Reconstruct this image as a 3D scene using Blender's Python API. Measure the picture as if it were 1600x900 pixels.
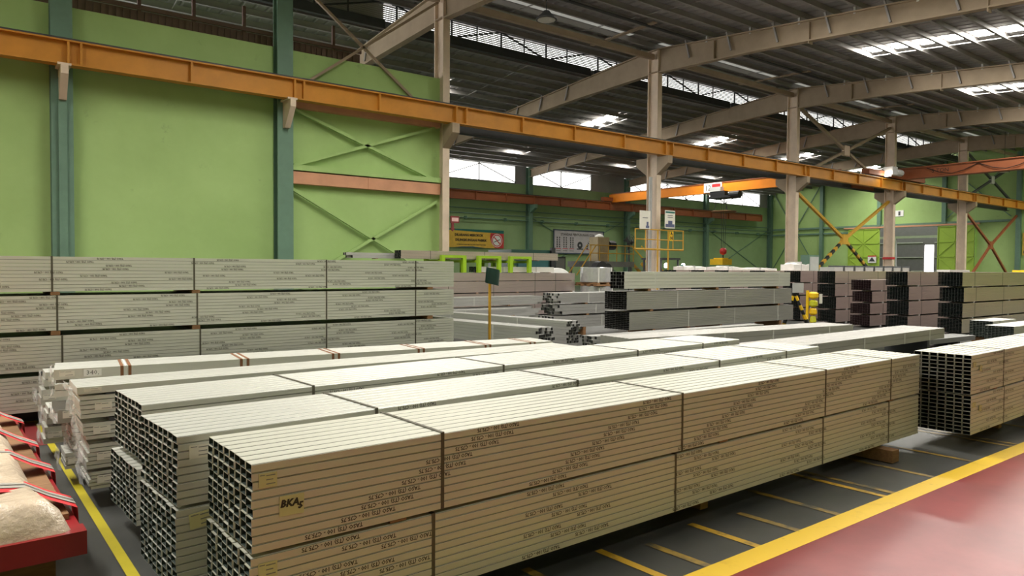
import bpy, math, random
from mathutils import Matrix, Vector
random.seed(7)
S = bpy.context.scene
COL = S.collection
PI = math.pi
for o in list(bpy.data.objects): bpy.data.objects.remove(o)

# ------------------------------------------------------------------ camera
YAW, PITCH, ROLL, FPX, EYE = math.radians(52.6), math.radians(-1.6), math.radians(.36), 1121, 1.6
def make_camera():
    f = Vector((math.cos(YAW)*math.cos(PITCH), math.sin(YAW)*math.cos(PITCH), math.sin(PITCH)))
    r = Vector((math.sin(YAW), -math.cos(YAW), 0)); u = r.cross(f)
    c, s = math.cos(ROLL), math.sin(ROLL)
    r, u = c*r+s*u, -s*r+c*u
    cd = bpy.data.cameras.new('camera'); cam = bpy.data.objects.new('camera', cd); COL.objects.link(cam)
    cam.matrix_world = Matrix(((r.x, u.x, -f.x, 0), (r.y, u.y, -f.y, 0), (r.z, u.z, -f.z, EYE), (0, 0, 0, 1)))
    cd.sensor_fit = 'HORIZONTAL'; cd.sensor_width = 36; cd.lens = 36*FPX/1600; cd.clip_start = .05; cd.clip_end = 400
    S.camera = cam
make_camera()
# ------------------------------------------------------------------ world, light, exposure
W = bpy.data.worlds.new('World'); S.world = W; W.use_nodes = True
_bg = W.node_tree.nodes['Background']; _bg.inputs[0].default_value = (1.0, .98, .94, 1); _bg.inputs[1].default_value = 2.8
S.view_settings.view_transform = 'Standard'; S.view_settings.look = 'None'
S.view_settings.gamma = 1; S.view_settings.exposure = 0.85; S.view_settings.use_curve_mapping = False
SKY_PANEL = 42.0      # translucent roof sheets with the sun behind them
RIDGE_PANEL = .22     # dirty ridge sheets

# ------------------------------------------------------------------ materials
def lin(c):
    return tuple(((v/255+.055)/1.055)**2.4 if v/255 > .04045 else v/255/12.92 for v in c[:3])+(1,)
MATS = {}
def mat(name, rgb, rough=.6, metal=0., var=.12, scale=3., rgb2=None, bump=0., emit=0., spec=.5, stretch=None, thresh=None, stain=None):
    if name in MATS: return MATS[name]
    m = bpy.data.materials.new(name); MATS[name] = m; m.use_nodes = True
    nt = m.node_tree; N, L = nt.nodes, nt.links
    b = N['Principled BSDF']; c = lin(rgb)
    b.inputs['Roughness'].default_value = rough; b.inputs['Metallic'].default_value = metal
    b.inputs['Specular IOR Level'].default_value = spec
    tc = N.new('ShaderNodeTexCoord'); mp = N.new('ShaderNodeMapping'); L.new(tc.outputs['Object'], mp.inputs[0])
    if stretch: mp.inputs['Scale'].default_value = stretch
    n = N.new('ShaderNodeTexNoise'); n.inputs['Scale'].default_value = scale; n.inputs['Detail'].default_value = 6
    n.inputs['Roughness'].default_value = .65; L.new(mp.outputs[0], n.inputs['Vector'])
    rp = N.new('ShaderNodeValToRGB'); L.new(n.outputs['Fac'], rp.inputs[0])
    lo, hi = thresh or (.3, .7)
    rp.color_ramp.elements[0].position = lo; rp.color_ramp.elements[1].position = hi
    if rgb2: d = lin(rgb2)
    else: d = tuple(min(1, x*(1+var)) for x in c[:3])+(1,)
    a = c if rgb2 else tuple(x*(1-var) for x in c[:3])+(1,)
    rp.color_ramp.elements[0].color = a; rp.color_ramp.elements[1].color = d
    L.new(rp.outputs[0], b.inputs['Base Color'])
    if stain:
        n2 = N.new('ShaderNodeTexNoise'); n2.inputs['Scale'].default_value = stain[0]; n2.inputs['Detail'].default_value = 8; n2.inputs['Roughness'].default_value = .7
        L.new(tc.outputs['Object'], n2.inputs['Vector'])
        r2 = N.new('ShaderNodeValToRGB'); L.new(n2.outputs['Fac'], r2.inputs[0]); r2.color_ramp.elements[0].position = stain[1]; r2.color_ramp.elements[1].position = stain[1]+.1
        r2.color_ramp.elements[1].color = (stain[2],)*3+(1,)
        mx = N.new('ShaderNodeMix'); mx.data_type = 'RGBA'; L.new(r2.outputs[0], mx.inputs['Factor']); L.new(rp.outputs[0], mx.inputs['A']); mx.inputs['B'].default_value = lin(stain[3])
        L.new(mx.outputs['Result'], b.inputs['Base Color'])
    if bump:
        bp = N.new('ShaderNodeBump'); bp.inputs['Strength'].default_value = bump; bp.inputs['Distance'].default_value = .02
        L.new(n.outputs['Fac'], bp.inputs['Height']); L.new(bp.outputs[0], b.inputs['Normal'])
    if emit:
        L.new(rp.outputs[0], b.inputs['Emission Color']); b.inputs['Emission Strength'].default_value = emit
    return m
STEEL = mat('galvanised_steel', (212, 212, 204), .42, .45, .06, 1.2, stretch=(.3, 6, 6))
STEELO = mat('galvanised_steel_olive_lit', (208, 207, 194), .42, .3, .06, 1.2, stretch=(.3, 6, 6))  # same steel, olive tint stands in for coloured bounce light
STEELP = mat('galvanised_steel_pink_lit', (218, 202, 198), .3, .8, .06, 1.2, stretch=(.3, 6, 6))  # same steel, faint pink in the base imitates the reflected red
STEELD = mat('galvanised_steel_dull', (176, 174, 170), .45, .6, .12, 2, stretch=(.3, 6, 6))
TUBE = mat('tube_steel', (190, 189, 186), .38, .6, .12, 2, stretch=(.3, 8, 8))
STRAP = mat('strap_steel', (96, 92, 80), .5, .5, .2, 8)
STRAPB = mat('strap_brown', (128, 84, 52), .6, .1, .2, 8)
STRAPP = mat('strap_pale', (205, 205, 198), .6, 0, .05, 8)
INK = mat('black_ink', (52, 46, 38), .7, 0, .1)
PAPER = mat('label_paper', (228, 224, 212), .7, 0, .03)
PAPERY = mat('yellowed_paper', (205, 200, 150), .7, 0, .05)
WOOD = mat('timber', (136, 100, 66), .8, 0, .25, 6, stretch=(1, 8, 8))
GREEN = mat('green_wall_paint', (156, 186, 115), .62, 0, .1, .35, rgb2=(171, 201, 129), spec=.3, stain=(1.1, .62, .5, (112, 132, 92)))
GREEND = mat('green_grey_steel_paint', (100, 132, 112), .55, 0, .12, 2)
GREENB = mat('green_back_wall_paint', (150, 178, 128), .65, 0, .1, .5, spec=.25)
ORANGE = mat('orange_crane_paint', (194, 132, 46), .5, 0, .12, 1.4, spec=.35)
ORANGEB = mat('bright_orange_paint', (240, 140, 30), .5, 0, .06, 1.4, spec=.35)
RUST = mat('rust_red_paint', (150, 84, 48), .6, 0, .12, 1.5)
PINKB = mat('faded_pink_primer', (206, 150, 116), .65, 0, .12, 1.2)
FRAME = mat('beige_frame_paint', (160, 142, 120), .6, 0, .1, 1.5, spec=.3)
FRAMEL = mat('pale_column_paint', (214, 194, 172), .6, 0, .12, 1.2)
ROOF = mat('dark_roof_sheet', (158, 156, 156), .6, .1, .1, .8)
PURLIN = mat('purlin_steel', (150, 147, 145), .55, .2, .12, 1)
BLACKP = mat('black_paint', (24, 24, 26), .5, 0, .2)
DGREY = mat('dark_grey_paint', (62, 64, 66), .55, .1, .15)
GREY = mat('grey_paint', (128, 128, 126), .55, .1, .1)
LGREY = mat('light_grey', (190, 190, 188), .6, 0, .06)
LIME = mat('lime_rack_paint', (136, 172, 24), .5, 0, .08)
LIMED = mat('yellow_green_door_paint', (158, 190, 66), .6, 0, .08, 1)
YELLOW = mat('yellow_paint', (235, 190, 24), .5, 0, .1, 3)
YELLOWD = mat('mustard_paint', (196, 150, 40), .55, 0, .12, 3)
RED = mat('red_paint', (190, 40, 42), .5, 0, .1)
TEAL = mat('teal_paint', (30, 110, 100), .5, 0, .1)
WHITE = mat('white_paint', (236, 236, 232), .5, 0, .03)
BROWN = mat('brown_sheet', (98, 72, 66), .6, .1, .12)
SKYP = mat('translucent_roof_sheet', (255, 250, 240), .5, 0, .02, emit=SKY_PANEL)
RIDGEP = mat('dirty_translucent_sheet', (206, 206, 198), .6, 0, .2, .7, emit=RIDGE_PANEL)
ENDG = mat('dark_green_end_shade', (48, 60, 55), .7, 0, .2)  # channel insides coloured dark green so open ends read as shaded
ENDR = mat('maroon_end_shade', (46, 20, 26), .7, 0, .2)  # maroon ends, darkened for the shade inside the channels
ENDK = mat('black_green_end_shade', (20, 34, 31), .7, 0, .2)  # near-black green puts shade into the far channel ends
LAMP = mat('lit_lamp', (255, 250, 235), .5, 0, .01, emit=12)
WRAP = mat('plastic_wrap', (216, 196, 172), .22, 0, .22, 7, bump=1.0, spec=.8)
FLOOR = mat('dark_floor_paint', (58, 60, 58), .34, 0, .2, .9, rgb2=(82, 82, 80), bump=.02, spec=.4, stain=(2.2, .6, .5, (110, 100, 92)))
REDF = mat('red_floor_paint', (122, 46, 49), .3, 0, .15, 1.6, rgb2=(148, 64, 64), bump=.03, spec=.45, stain=(3, .64, .5, (110, 58, 58)))
YLINE = mat('yellow_floor_paint', (214, 174, 30), .45, 0, .3, 5, rgb2=(226, 186, 36), thresh=(.3, .42), stain=(9, .62, .8, (120, 104, 50)))
YWORN = mat('worn_shaded_yellow_floor_paint', (78, 74, 58), .5, 0, .3, 4, rgb2=(176, 140, 44), thresh=(.4, .66))  # worn paint, darkened further for the stack's shadow
YBAY = mat('bay_line_paint', (96, 86, 54), .5, 0, .3, 5, rgb2=(196, 154, 40), thresh=(.34, .5))

# ------------------------------------------------------------------ mesh helpers
class MB:
    def __init__(s): s.v = []; s.f = []
    def add(s, vs, fs):
        k = len(s.v); s.v += [tuple(p) for p in vs]; s.f += [tuple(i+k for i in f) for f in fs]; return s
    def box(s, x0, x1, y0, y1, z0, z1):
        v = [(x, y, z) for x in (x0, x1) for y in (y0, y1) for z in (z0, z1)]
        return s.add(v, [(0, 1, 3, 2), (4, 6, 7, 5), (0, 4, 5, 1), (2, 3, 7, 6), (0, 2, 6, 4), (1, 5, 7, 3)])
    def prism(s, pts, axis, a, b):
        """closed polygon pts (2D) extruded along axis 0/1/2 from a to b"""
        n = len(pts)
        def mk(p, t):
            return ((t, p[0], p[1]), (p[0], t, p[1]), (p[0], p[1], t))[axis]
        v = [mk(p, a) for p in pts]+[mk(p, b) for p in pts]
        fs = [(i, (i+1) % n, n+(i+1) % n, n+i) for i in range(n)]+[tuple(range(n))[::-1], tuple(range(n, 2*n))]
        return s.add(v, fs)
    def bar(s, p, q, w, h, up=(0, 0, 1)):
        p, q = Vector(p), Vector(q); d = (q-p).normalized(); up = Vector(up)
        if abs(d.dot(up)) > .98: up = Vector((0, 1, 0))
        a = d.cross(up).normalized(); b = a.cross(d)
        v = []
        for e in (p, q):
            for i, j in ((-1, -1), (1, -1), (1, 1), (-1, 1)): v.append(e+a*(w/2*i)+b*(h/2*j))
        return s.add(v, [(0, 1, 2, 3)[::-1], (4, 5, 6, 7), (0, 1, 5, 4), (1, 2, 6, 5), (2, 3, 7, 6), (3, 0, 4, 7)])
    def tube(s, pts, r, n=8):
        pts = [Vector(p) for p in pts]; k = len(s.v); rings = []
        for i, p in enumerate(pts):
            d = (pts[min(i+1, len(pts)-1)]-pts[max(i-1, 0)]).normalized()
            up = Vector((0, 0, 1)) if abs(d.z) < .9 else Vector((1, 0, 0))
            a = d.cross(up).normalized(); b = a.cross(d)
            rr = r[i] if isinstance(r, (list, tuple)) else r
            rings.append([p+(a*math.cos(2*PI*j/n)+b*math.sin(2*PI*j/n))*rr for j in range(n)])
        for ring in rings: s.v += [tuple(q) for q in ring]
        for i in range(len(pts)-1):
            for j in range(n):
                s.f.append((k+i*n+j, k+i*n+(j+1) % n, k+(i+1)*n+(j+1) % n, k+(i+1)*n+j))
        s.f.append(tuple(k+j for j in range(n))[::-1]); s.f.append(tuple(k+(len(pts)-1)*n+j for j in range(n)))
        return s
    def lathe(s, prof, c, n=24):
        k = len(s.v); m = len(prof)
        for r, z in prof:
            for j in range(n): s.v.append((c[0]+r*math.cos(2*PI*j/n), c[1]+r*math.sin(2*PI*j/n), c[2]+z))
        for i in range(m-1):
            for j in range(n): s.f.append((k+i*n+j, k+i*n+(j+1) % n, k+(i+1)*n+(j+1) % n, k+(i+1)*n+j))
        s.f.append(tuple(k+j for j in range(n))[::-1]); s.f.append(tuple(k+(m-1)*n+j for j in range(n)))
        return s
    def xform(s, M):
        s.v = [tuple(M @ Vector(p)) for p in s.v]; return s
MW = {}
def mesh(mb, name, m=None, smooth=False):
    me = bpy.data.meshes.new(name); me.from_pydata(mb.v, [], mb.f); me.update()
    if m: me.materials.append(m)
    if smooth: me.polygons.foreach_set('use_smooth', [True]*len(me.polygons))
    return me
def link(name, data, parent=None, loc=None, rz=0.):
    o = bpy.data.objects.new(name, data); COL.objects.link(o)
    if parent: o.parent = parent
    if loc is not None: o.location = loc
    if rz: o.rotation_euler = (0, 0, rz)
    return o
def obj(name, mb, m, parent=None, world=True, smooth=False, kind=None):
    """one mesh object; verts in world space (moved into the parent's frame) unless world=False"""
    if parent and world and parent in MW: mb.xform(MW[parent].inverted())
    o = link(name, mesh(mb, name, m, smooth), parent)
    if parent and parent in MW: MW[o] = MW[parent]
    if kind: o['kind'] = kind
    return o
def thing(name, label, cat, loc=(0, 0, 0), rz=0., group=None):
    o = link(name, None, None, loc, rz); o.empty_display_size = .2
    MW[o] = Matrix.Translation(loc) @ Matrix.Rotation(rz, 4, 'Z')
    o['label'] = label; o['category'] = cat
    if group: o['group'] = group
    return o
def tag(o, label, cat, group=None):
    o['label'] = label; o['category'] = cat
    if group: o['group'] = group
    return o
def struct(name, mb, m, smooth=False):
    o = obj(name, mb, m, None, smooth=smooth); o['kind'] = 'structure'; MW[o] = Matrix.Identity(4); return o
_T = {}
def text_mesh(s, size, m, res=2, spacing=1.0, shear=0., bold=0.):
    key = (s, size, m.name, res)
    if key in _T: return _T[key]
    c = bpy.data.curves.new('t', 'FONT'); c.body = s; c.size = size; c.resolution_u = res; c.align_x = 'CENTER'; c.align_y = 'CENTER'
    c.space_character = spacing; c.shear = shear; c.offset = bold
    o = bpy.data.objects.new('t', c); COL.objects.link(o)
    dg = bpy.context.evaluated_depsgraph_get()
    me = bpy.data.meshes.new_from_object(o.evaluated_get(dg)); me.materials.clear(); me.materials.append(m)
    bpy.data.objects.remove(o); bpy.data.curves.remove(c)
    _T[key] = me; return me
def text(name, s, size, m, parent, loc, rot, **k):
    """flat lettering; loc/rot in the parent's frame"""
    o = link(name, text_mesh(s, size, m, **k), parent, loc); o.rotation_euler = rot; return o
FACE_Y = (PI/2, 0, 0)          # readable from -Y
FACE_Y_FLIP = (PI/2, PI, 0)    # upside down on a -Y face

# ------------------------------------------------------------------ dimensions of the hall
D, BACK, UEND, U0, VF = 23.5, 48.3, 74.6, -15.0, -9.0
FR = [2.2, 14.55, 26.55, 38.55, 50.55, 62.55]
zf = lambda v: 12.95+.087*(v-28)       # front roof slope
zb = lambda v: 12.12-.087*(v-28)       # rear roof slope

# ---- floor
fl = struct('floor', MB().box(U0-10, UEND+14, VF-16, BACK+3, -.2, 0), FLOOR)
def paint(name, x0, x1, y0, y1, m, z=.003): return obj(name, MB().box(x0, x1, y0, y1, .0005, z), m, fl)
paint('red_walkway', U0-10, UEND, -1.7, 2.24, REDF)
paint('green_bounce_zone', U0-10, UEND, VF, -1.85, mat('green_bounce_floor_paint', (104, 132, 92), .4))  # unseen green floor added to tint light bounced onto the stacks
paint('painted_line', U0-10, UEND, -1.845, -1.7, YLINE, .004)
paint('red_aisle', -12, .62, 7.55, 8.72, REDF)
paint('red_aisle', -12, .55, 8.79, 23.2, REDF)
paint('painted_line', U0-10, UEND, 2.24, 2.385, YLINE, .004)
paint('painted_line', -12, .62, 8.72, 8.79, YLINE, .004)
o = obj('painted_line', MB().add([(.55, 8.72, .005), (.605, 8.72, .005), (.705, 4.0, .005), (.65, 4.0, .005), (.745, 2.39, .005), (.69, 2.39, .005)], [(0, 3, 2, 1), (3, 5, 4, 2)]), mat('olive_yellow_floor_paint', (176, 162, 32), .5), fl)
for x, y1, m in ((1.9, 2.8, YWORN), (2.35, 2.95, YWORN), (2.84, 2.9, YBAY), (3.14, 2.8, YWORN), (3.6, 2.86, YBAY), (4.02, 2.8, YWORN), (4.5, 3.1, YWORN), (5.13, 3.2, YBAY), (5.26, 3.2, YWORN), (5.92, 3.3, YWORN), (6.68, 3.4, YWORN), (7.55, 3.5, YWORN), (7.68, 3.5, YWORN), (8.6, 3.5, YWORN)):
    obj('bay_line', MB().add([(x, 2.385, .003), (x+.055, 2.385, .003), (x+.03, y1, .003), (x-.025, y1, .003)], [(0, 1, 2, 3)]), m, fl)

# ---- walls
wl = struct('wall_left', MB().box(U0, 14.75, 23.62, 23.85, 0, 8.8), GREEN)
obj('beam_ledge', MB().box(8.65, 14.4, 23.3, 23.62, 4.8, 4.98), GREEN, wl)
pk = obj('concrete_tie_beam', MB().box(8.65, 14.4, 23.35, 23.62, 4.36, 4.76), PINKB, wl)
obj('stiffener', MB().box(11.42, 11.5, 23.33, 23.35, 4.36, 4.76), PINKB, pk)
obj('concrete_tie_beam', MB().box(8.65, 14.4, 23.35, 23.62, 6.88, 7.16), PINKB, wl)
obj('wall_ledge', MB().box(2.6, 8.1, 23.5, 23.62, 7.12, 7.2), GREEND, wl)
for (a, b) in ((((8.56, 6.9), (14.35, 4.87))), ((8.77, 4.97), (14.2, 6.86)), ((8.55, 4.27), (14.3, 1.2)), ((8.6, .9), (14.3, 4.1))):
    obj('wall_brace', MB().bar((a[0], 23.45, a[1]), (b[0], 23.45, b[1]), .1, .1, (0, 1, 0)), GREEN, wl)
for (a, b) in (((8.6, 9.7), (14.3, 7.1)), ((8.4, 7.1), (14.3, 11.6)), ((8.6, 11.7), (13.9, 7.4))):
    pass
obj('rod_brace', MB().bar((9.0, 23.5, 7.62), (14.35, 23.5, 11.6), .09, .09), FRAME, wl)
obj('rod_brace', MB().bar((9.0, 23.5, 11.05), (13.6, 23.5, 7.62), .09, .09), FRAME, wl)
mb = MB()
for i in range(54): mb.box(1.0+i*.2, 1.1+i*.2, 25.0, 25.12, 8.9, 9.5)
mb.box(.6, 11.9, 25.05, 25.2, 8.9, 9.55)
bc = obj('brown_corrugated_cladding', mb, BROWN, wl)
obj('cladding_rail', MB().box(.6, 11.9, 24.9, 25.0, 9.55, 9.67), BROWN, wl)
for i in range(7): obj('cladding_post', MB().box(1.2+i*1.6, 1.3+i*1.6, 25.0, 25.1, 9.5, 10.4), BROWN, wl)
wb = struct('wall_back', MB().box(8, UEND, BACK, BACK+.25, 0, 8.72), GREENB)
for i, u in enumerate((26.55, 38.55, 50.55, 62.55, 74.3)):
    c = MB().box(u-.2, u+.2, BACK-.5, BACK-.45, 0, 10.2).box(u-.2, u+.2, BACK-.05, BACK, 0, 10.2).box(u-.02, u+.02, BACK-.45, BACK-.05, 0, 10.2)
    obj('wall_column', c, GREEND, wb)
for z, y in ((6.4, .32), (5.98, .4), (5.62, .3)): obj('pipe_run', MB().tube([(14, BACK-y, z), (UEND-.2, BACK-y, z)], .05, 6), GREEND, wb)
for i in range(12): obj('pipe_hanger', MB().box(28+i*4, 28.06+i*4, BACK-.42, BACK, 5.5, 5.75), GREEND, wb)
for u in (38.55, 62.55):
    obj('wall_brace', MB().bar((u+.3, BACK-.02, 1), (u+11.5, BACK-.02, 6), .07, .07, (0, 1, 0)), GREEND, wb)
    obj('wall_brace', MB().bar((u+.3, BACK-.02, 6), (u+11.5, BACK-.02, 1), .07, .07, (0, 1, 0)), GREEND, wb)
# clerestory band above the rear wall: bright openings between blanked bays, with a light bracing truss
for (a, b) in ((37.2, 38.4), (46.0, 50.4), (72.6, 74.5), (8, 26)):
    obj('upper_blanking_sheet', MB().box(a, b, BACK, BACK+.1, 8.72, 10.4), ROOF, wb)
n = 0
for (a, b) in ((26.0, 37.2), (38.7, 46.0), (50.6, 62.5), (62.6, 72.6)):
    n += 1
    w = obj(f'window_{n}', MB().box(a, b, BACK-.02, BACK+.12, 8.7, 8.8).box(a, b, BACK-.02, BACK+.12, 10.2, 10.3), GREY); w['kind'] = 'structure'; MW[w] = Matrix.Identity(4)
    k = max(2, int((b-a)/2.9))
    for j in range(k+1):
        x = a+(b-a)*j/k
        obj('mullion', MB().box(x-.04, x+.04, BACK-.05, BACK+.05, 8.72, 10.3), GREY, w)
        if j < k:
            x2 = a+(b-a)*(j+1)/k
            q = ((x, BACK-.1, 8.8), (x2, BACK-.1, 10.1)) if j % 2 else ((x, BACK-.1, 10.1), (x2, BACK-.1, 8.8))
            obj('truss_diagonal', MB().bar(*q, .07, .07), GREY, w)
wr = struct('wall_right', MB().box(UEND, UEND+.25, VF, 26.9, 0, 13).box(UEND, UEND+.25, 38.7, BACK, 0, 12).box(UEND, UEND+.25, 26.9, 38.7, 5.9, 13), GREEN)
for v in (23.4, 29.5, 35.6, 41.8):
    z0 = 0 if v in (23.4, 41.8) else 6.1
    obj('wall_column', MB().box(UEND-.35, UEND, v-.18, v+.18, z0, 12.2 if v < 30 else 11.2), GREEND, wr)
obj('girt', MB().box(UEND-.25, UEND, 24, BACK-.3, 6.05, 6.25), GREEND, wr)
obj('girt', MB().box(UEND-.18, UEND, 38.8, BACK-.3, 5.45, 5.62), GREEND, wr)
obj('door_track', MB().box(UEND-.4, UEND-.25, 26.4, 39.2, 5.9, 6.05), PINKB, wr)
for p, q in (((41.9, 1), (48.1, 11)), ((41.9, 11), (48.1, 1)), ((24, 6.5), (29.4, 11.5)), ((24, 11.5), (29.4, 6.5))):
    obj('wall_brace', MB().bar((UEND-.15, p[0], p[1]), (UEND-.15, q[0], q[1]), .07, .07, (1, 0, 0)), GREEND, wr)
wf = struct('wall_front', MB().box(U0, UEND, VF-.25, VF, 0, 9.6), mat('yellow_green_bounce_wall_paint', (186, 200, 110), .6))  # unseen wall, its yellow-green picked to tint light on the stacks
struct('wall_near', MB().box(U0-.25, U0, VF, 23.85, 0, 12), GREEN)
# sliding door leaves and the space behind the opening
for i, (v0, v1) in enumerate(((35.5, 38.75), (26.85, 30.0))):
    d = struct(f'door_{i+1}', MB().box(UEND-.28, UEND-.2, v0, v1, .05, 5.85), LIMED)
    for v in (v0, (v0+v1)/2, v1-.08): obj('door_stile', MB().box(UEND-.34, UEND-.28, v, v+.08, .05, 5.85), LIMED, d)
    for z in (.1, 1.5, 2.9, 4.3, 5.75): obj('door_rail', MB().box(UEND-.34, UEND-.28, v0, v1, z, z+.08), LIMED, d)
    vm = (v0+v1)/2
    for a, b, z0, z1 in ((v0, vm, 4.38, 5.7), (v1, vm, 4.38, 5.7), (v0, vm, 2.9, 4.38), (v1, vm, 2.9, 4.38), (v0, vm, 1.5, 2.9), (v1, vm, 1.5, 2.9)):
        zz = (z1, z0) if z0 in (4.38, 1.5) else (z0, z1)
        obj('door_brace', MB().bar((UEND-.31, a, zz[0]), (UEND-.31, b, zz[1]), .05, .05, (1, 0, 0)), LIMED, d)
wx = struct('wall_beyond', MB().box(UEND+9, UEND+9.2, 35.1, 44, 0, 7.5).box(UEND+9, UEND+9.2, 22, 34.1, 0, 7.5).box(UEND+9, UEND+9.2, 34.1, 35.1, 4.4, 7.5).box(UEND+.3, UEND+9, 43.8, 44, 0, 7.5).box(UEND+.3, UEND+9, 22, 22.2, 0, 7.5), mat('grey_cladding', (76, 72, 78), .6))
for z in (1.5, 3, 4.6): obj('girt', MB().box(UEND+8.9, UEND+9, 22.3, 34.0, z, z+.1).box(UEND+8.9, UEND+9, 35.2, 43.7, z, z+.1), GREY, wx)
obj('overhead_beam', MB().box(UEND+5, UEND+5.3, 22.3, 43.7, 5.0, 5.25), GREY, wx)
obj('post', MB().box(UEND+5, UEND+5.3, 36.3, 36.6, 0, 5.0), GREY, wx)

# ---- roof
mb = MB()
def sheet(mb, v0, v1, z, x0, x1, step=.5):
    n = int((x1-x0)/step); prof = []
    for i in range(n):
        x = x0+i*step; prof += [(x, 0), (x+.34, 0), (x+.39, .05), (x+.45, .05)]
    prof.append((x1, 0))
    v = [(x, v0, z(v0)+h) for x, h in prof]+[(x, v1, z(v1)+h) for x, h in prof]; m = len(prof)
    mb.add(v, [(i, i+1, m+i+1, m+i) for i in range(m-1)])
sheet(mb, VF-1, 28.6, zf, U0-1, UEND); sheet(mb, 28.0, BACK+1, zb, U0-1, UEND)
ce = struct('ceiling', mb, ROOF)
def zpurlin(v, z, t=.0):
    return [(v-.1, z-.28), (v+.02, z-.28), (v+.02, z-.03), (v+.12, z-.03), (v+.12, z), (v, z), (v, z-.26), (v-.1, z-.26)]
v = 27.2; pf = []
while v > VF: pf.append(v); v -= 1.12
v = 28.5; pb = []
while v < BACK: pb.append(v); v += 1.12
for v in pf: obj('purlin', MB().prism(zpurlin(v, zf(v)-.01), 0, U0, UEND-.05), PURLIN, ce)
for v in pb: obj('purlin', MB().prism(zpurlin(v, zb(v)-.01), 0, U0, UEND-.05), PURLIN, ce)
def panel(name, x0, x1, v0, v1, z, m):
    obj(name, MB().add([(x0, v0, z(v0)-.015), (x1, v0, z(v0)-.015), (x1, v1, z(v1)-.015), (x0, v1, z(v1)-.015)], [(0, 1, 2, 3)]), m, ce)
bays = [(-10, 2), (2.2, 14.55)]+[(FR[i], FR[i+1]) for i in range(1, 5)]+[(62.55, 74.5)]
for bi, (a, b) in enumerate(bays):
    u = a+(7.5 if a > 15 else 6.3)
    for i, v in enumerate(pf):
        if 3.5 < v < 17.2 or (v < -3 and i % 4 == 0): panel('skylight_or_fill_panel', u-.45, u+.45, v-1.12+.16, v-.12, zf, SKYP)  # rows behind the camera and in the near bay added as fill light
    if a > 14:
        for i, v in enumerate(pb):
            if 32.0 < v < 36.8 and not (a < 15 and v > 33.5): panel('skylight_or_fill_panel', u-.5, u+.45, v+.16, v+1.0, zb, SKYP)
            if 42.6 < v < 43.8: panel('skylight_or_fill_panel', u-.6, u+.5, v+.3, v+.85, zb, SKYP)
        panel('ridge_sheet', a+.5, b-1.5, 22.75, 23.8, zf, RIDGEP)
    for w, vs in ((a+(b-a)/3, 0), (a+(b-a)*2/3, 0)):
        pass
    mb = MB()
    for w in (a+(b-a)/3, a+(b-a)*2/3):
        mb.bar((w, VF, zf(VF)-.2), (w, 27.5, zf(27.5)-.2), .03, .03).bar((w+.3, 28.3, zb(28.3)-.2), (w+.3, BACK, zb(BACK)-.2), .03, .03)
    obj('sag_rod', mb, PURLIN, ce)
    if a > 2:
        # louvre band at the step in the roof, with its light truss
        for k in range(9): obj('louvre_slat', MB().bar((a, 28.25, 12.2+k*.085), (b, 28.25, 12.2+k*.085), .03, .06), LGREY, ce)
        if a < 14: obj('louvre_blank', MB().box(a, b, 28.3, 28.34, 12.0, 13.0), ROOF, ce)
        obj('truss_chord', MB().box(a+.2, b-.2, 27.75, 27.95, 11.72, 12.1), DGREY, ce)
        obj('truss_chord', MB().box(a+.2, b-.2, 27.8, 27.9, 12.82, 12.92), DGREY, ce)
        nn = 4
        for k in range(nn):
            x0 = a+.4+(b-a-.8)*k/nn; x1 = a+.4+(b-a-.8)*(k+1)/nn
            obj('truss_post', MB().bar((x0, 27.85, 12.0), (x0, 27.85, 12.9), .07, .07), DGREY, ce)
            obj('truss_post', MB().bar(((x0+x1)/2, 27.85, 12.0), ((x0+x1)/2, 27.85, 12.9), .05, .05), DGREY, ce)
            q = (x0, x1) if k % 2 == 0 else (x1, x0)
            obj('truss_diagonal', MB().bar((q[0], 27.85, 12.85), (q[1], 27.85, 12.05), .06, .06), DGREY, ce)
        obj('tie_beam', MB().box(a+.15, b-.15, 23.4, 23.6, 11.62, 11.86), FRAME, ce)
        obj('ridge_conduit', MB().tube([(a, 21.15, zf(21.15)-.35), (b, 21.15, zf(21.15)-.35)], .06, 6), DGREY, ce)
        obj('pale_purlin_edge', MB().box(a+.2, b-.2, 24.55, 24.63, zf(24.6)-.3, zf(24.6)-.22), LGREY, ce)  # pale strip for the light edge of a purlin
        obj('flat_strut', MB().bar((b-2, 25.8, zf(25.8)-.25), (b-3.2, 20.7, zf(20.7)-.3), .22, .06), FRAME, ce)

# ------------------------------------------------------------------ portal frames
ORD = ['first', 'second', 'third', 'fourth', 'fifth', 'sixth', 'seventh', 'eighth', 'ninth']
flabel = {14.55: 'beige steel roof frame whose column ends the green wall', 26.55: 'beige steel roof frame whose column carries two posters and a yellow cage',
          38.55: 'beige steel roof frame on the column left of the hazard-striped cross brace', 50.55: 'beige steel roof frame on the column with a red band before the doorway',
          62.55: 'beige steel roof frame on the column before the right door leaf'}
def ibeam_v(mb, u, prof_top, prof_bot, w=.3, t=.05):
    """tapered I rafter in the v-z plane; prof = [(v,z)...] of equal length"""
    n = len(prof_top); web = [(v, z) for v, z in prof_top]+[(v, z) for v, z in reversed(prof_bot)]
    mb.prism(web, 0, u-.02, u+.02)
    for P_, sgn in ((prof_top, -1), (prof_bot, 1)):
        for i in range(n-1):
            a, b = P_[i], P_[i+1]
            mb.prism([a, b, (b[0], b[1]+sgn*t), (a[0], a[1]+sgn*t)], 0, u-w/2, u+w/2)
TOPF = [(VF, 8.85), (-4, 9.72), (12, 11.1), (20, 11.8), (23.2, 12.1)]
BOTF = [(VF, 7.7), (-4, 9.1), (12, 10.32), (18, 10.75), (23.2, 10.95)]
TOPB = [(23.8, 12.1), (28.0, 11.75), (35.5, 11.1), (48.0, 10.0)]
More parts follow.
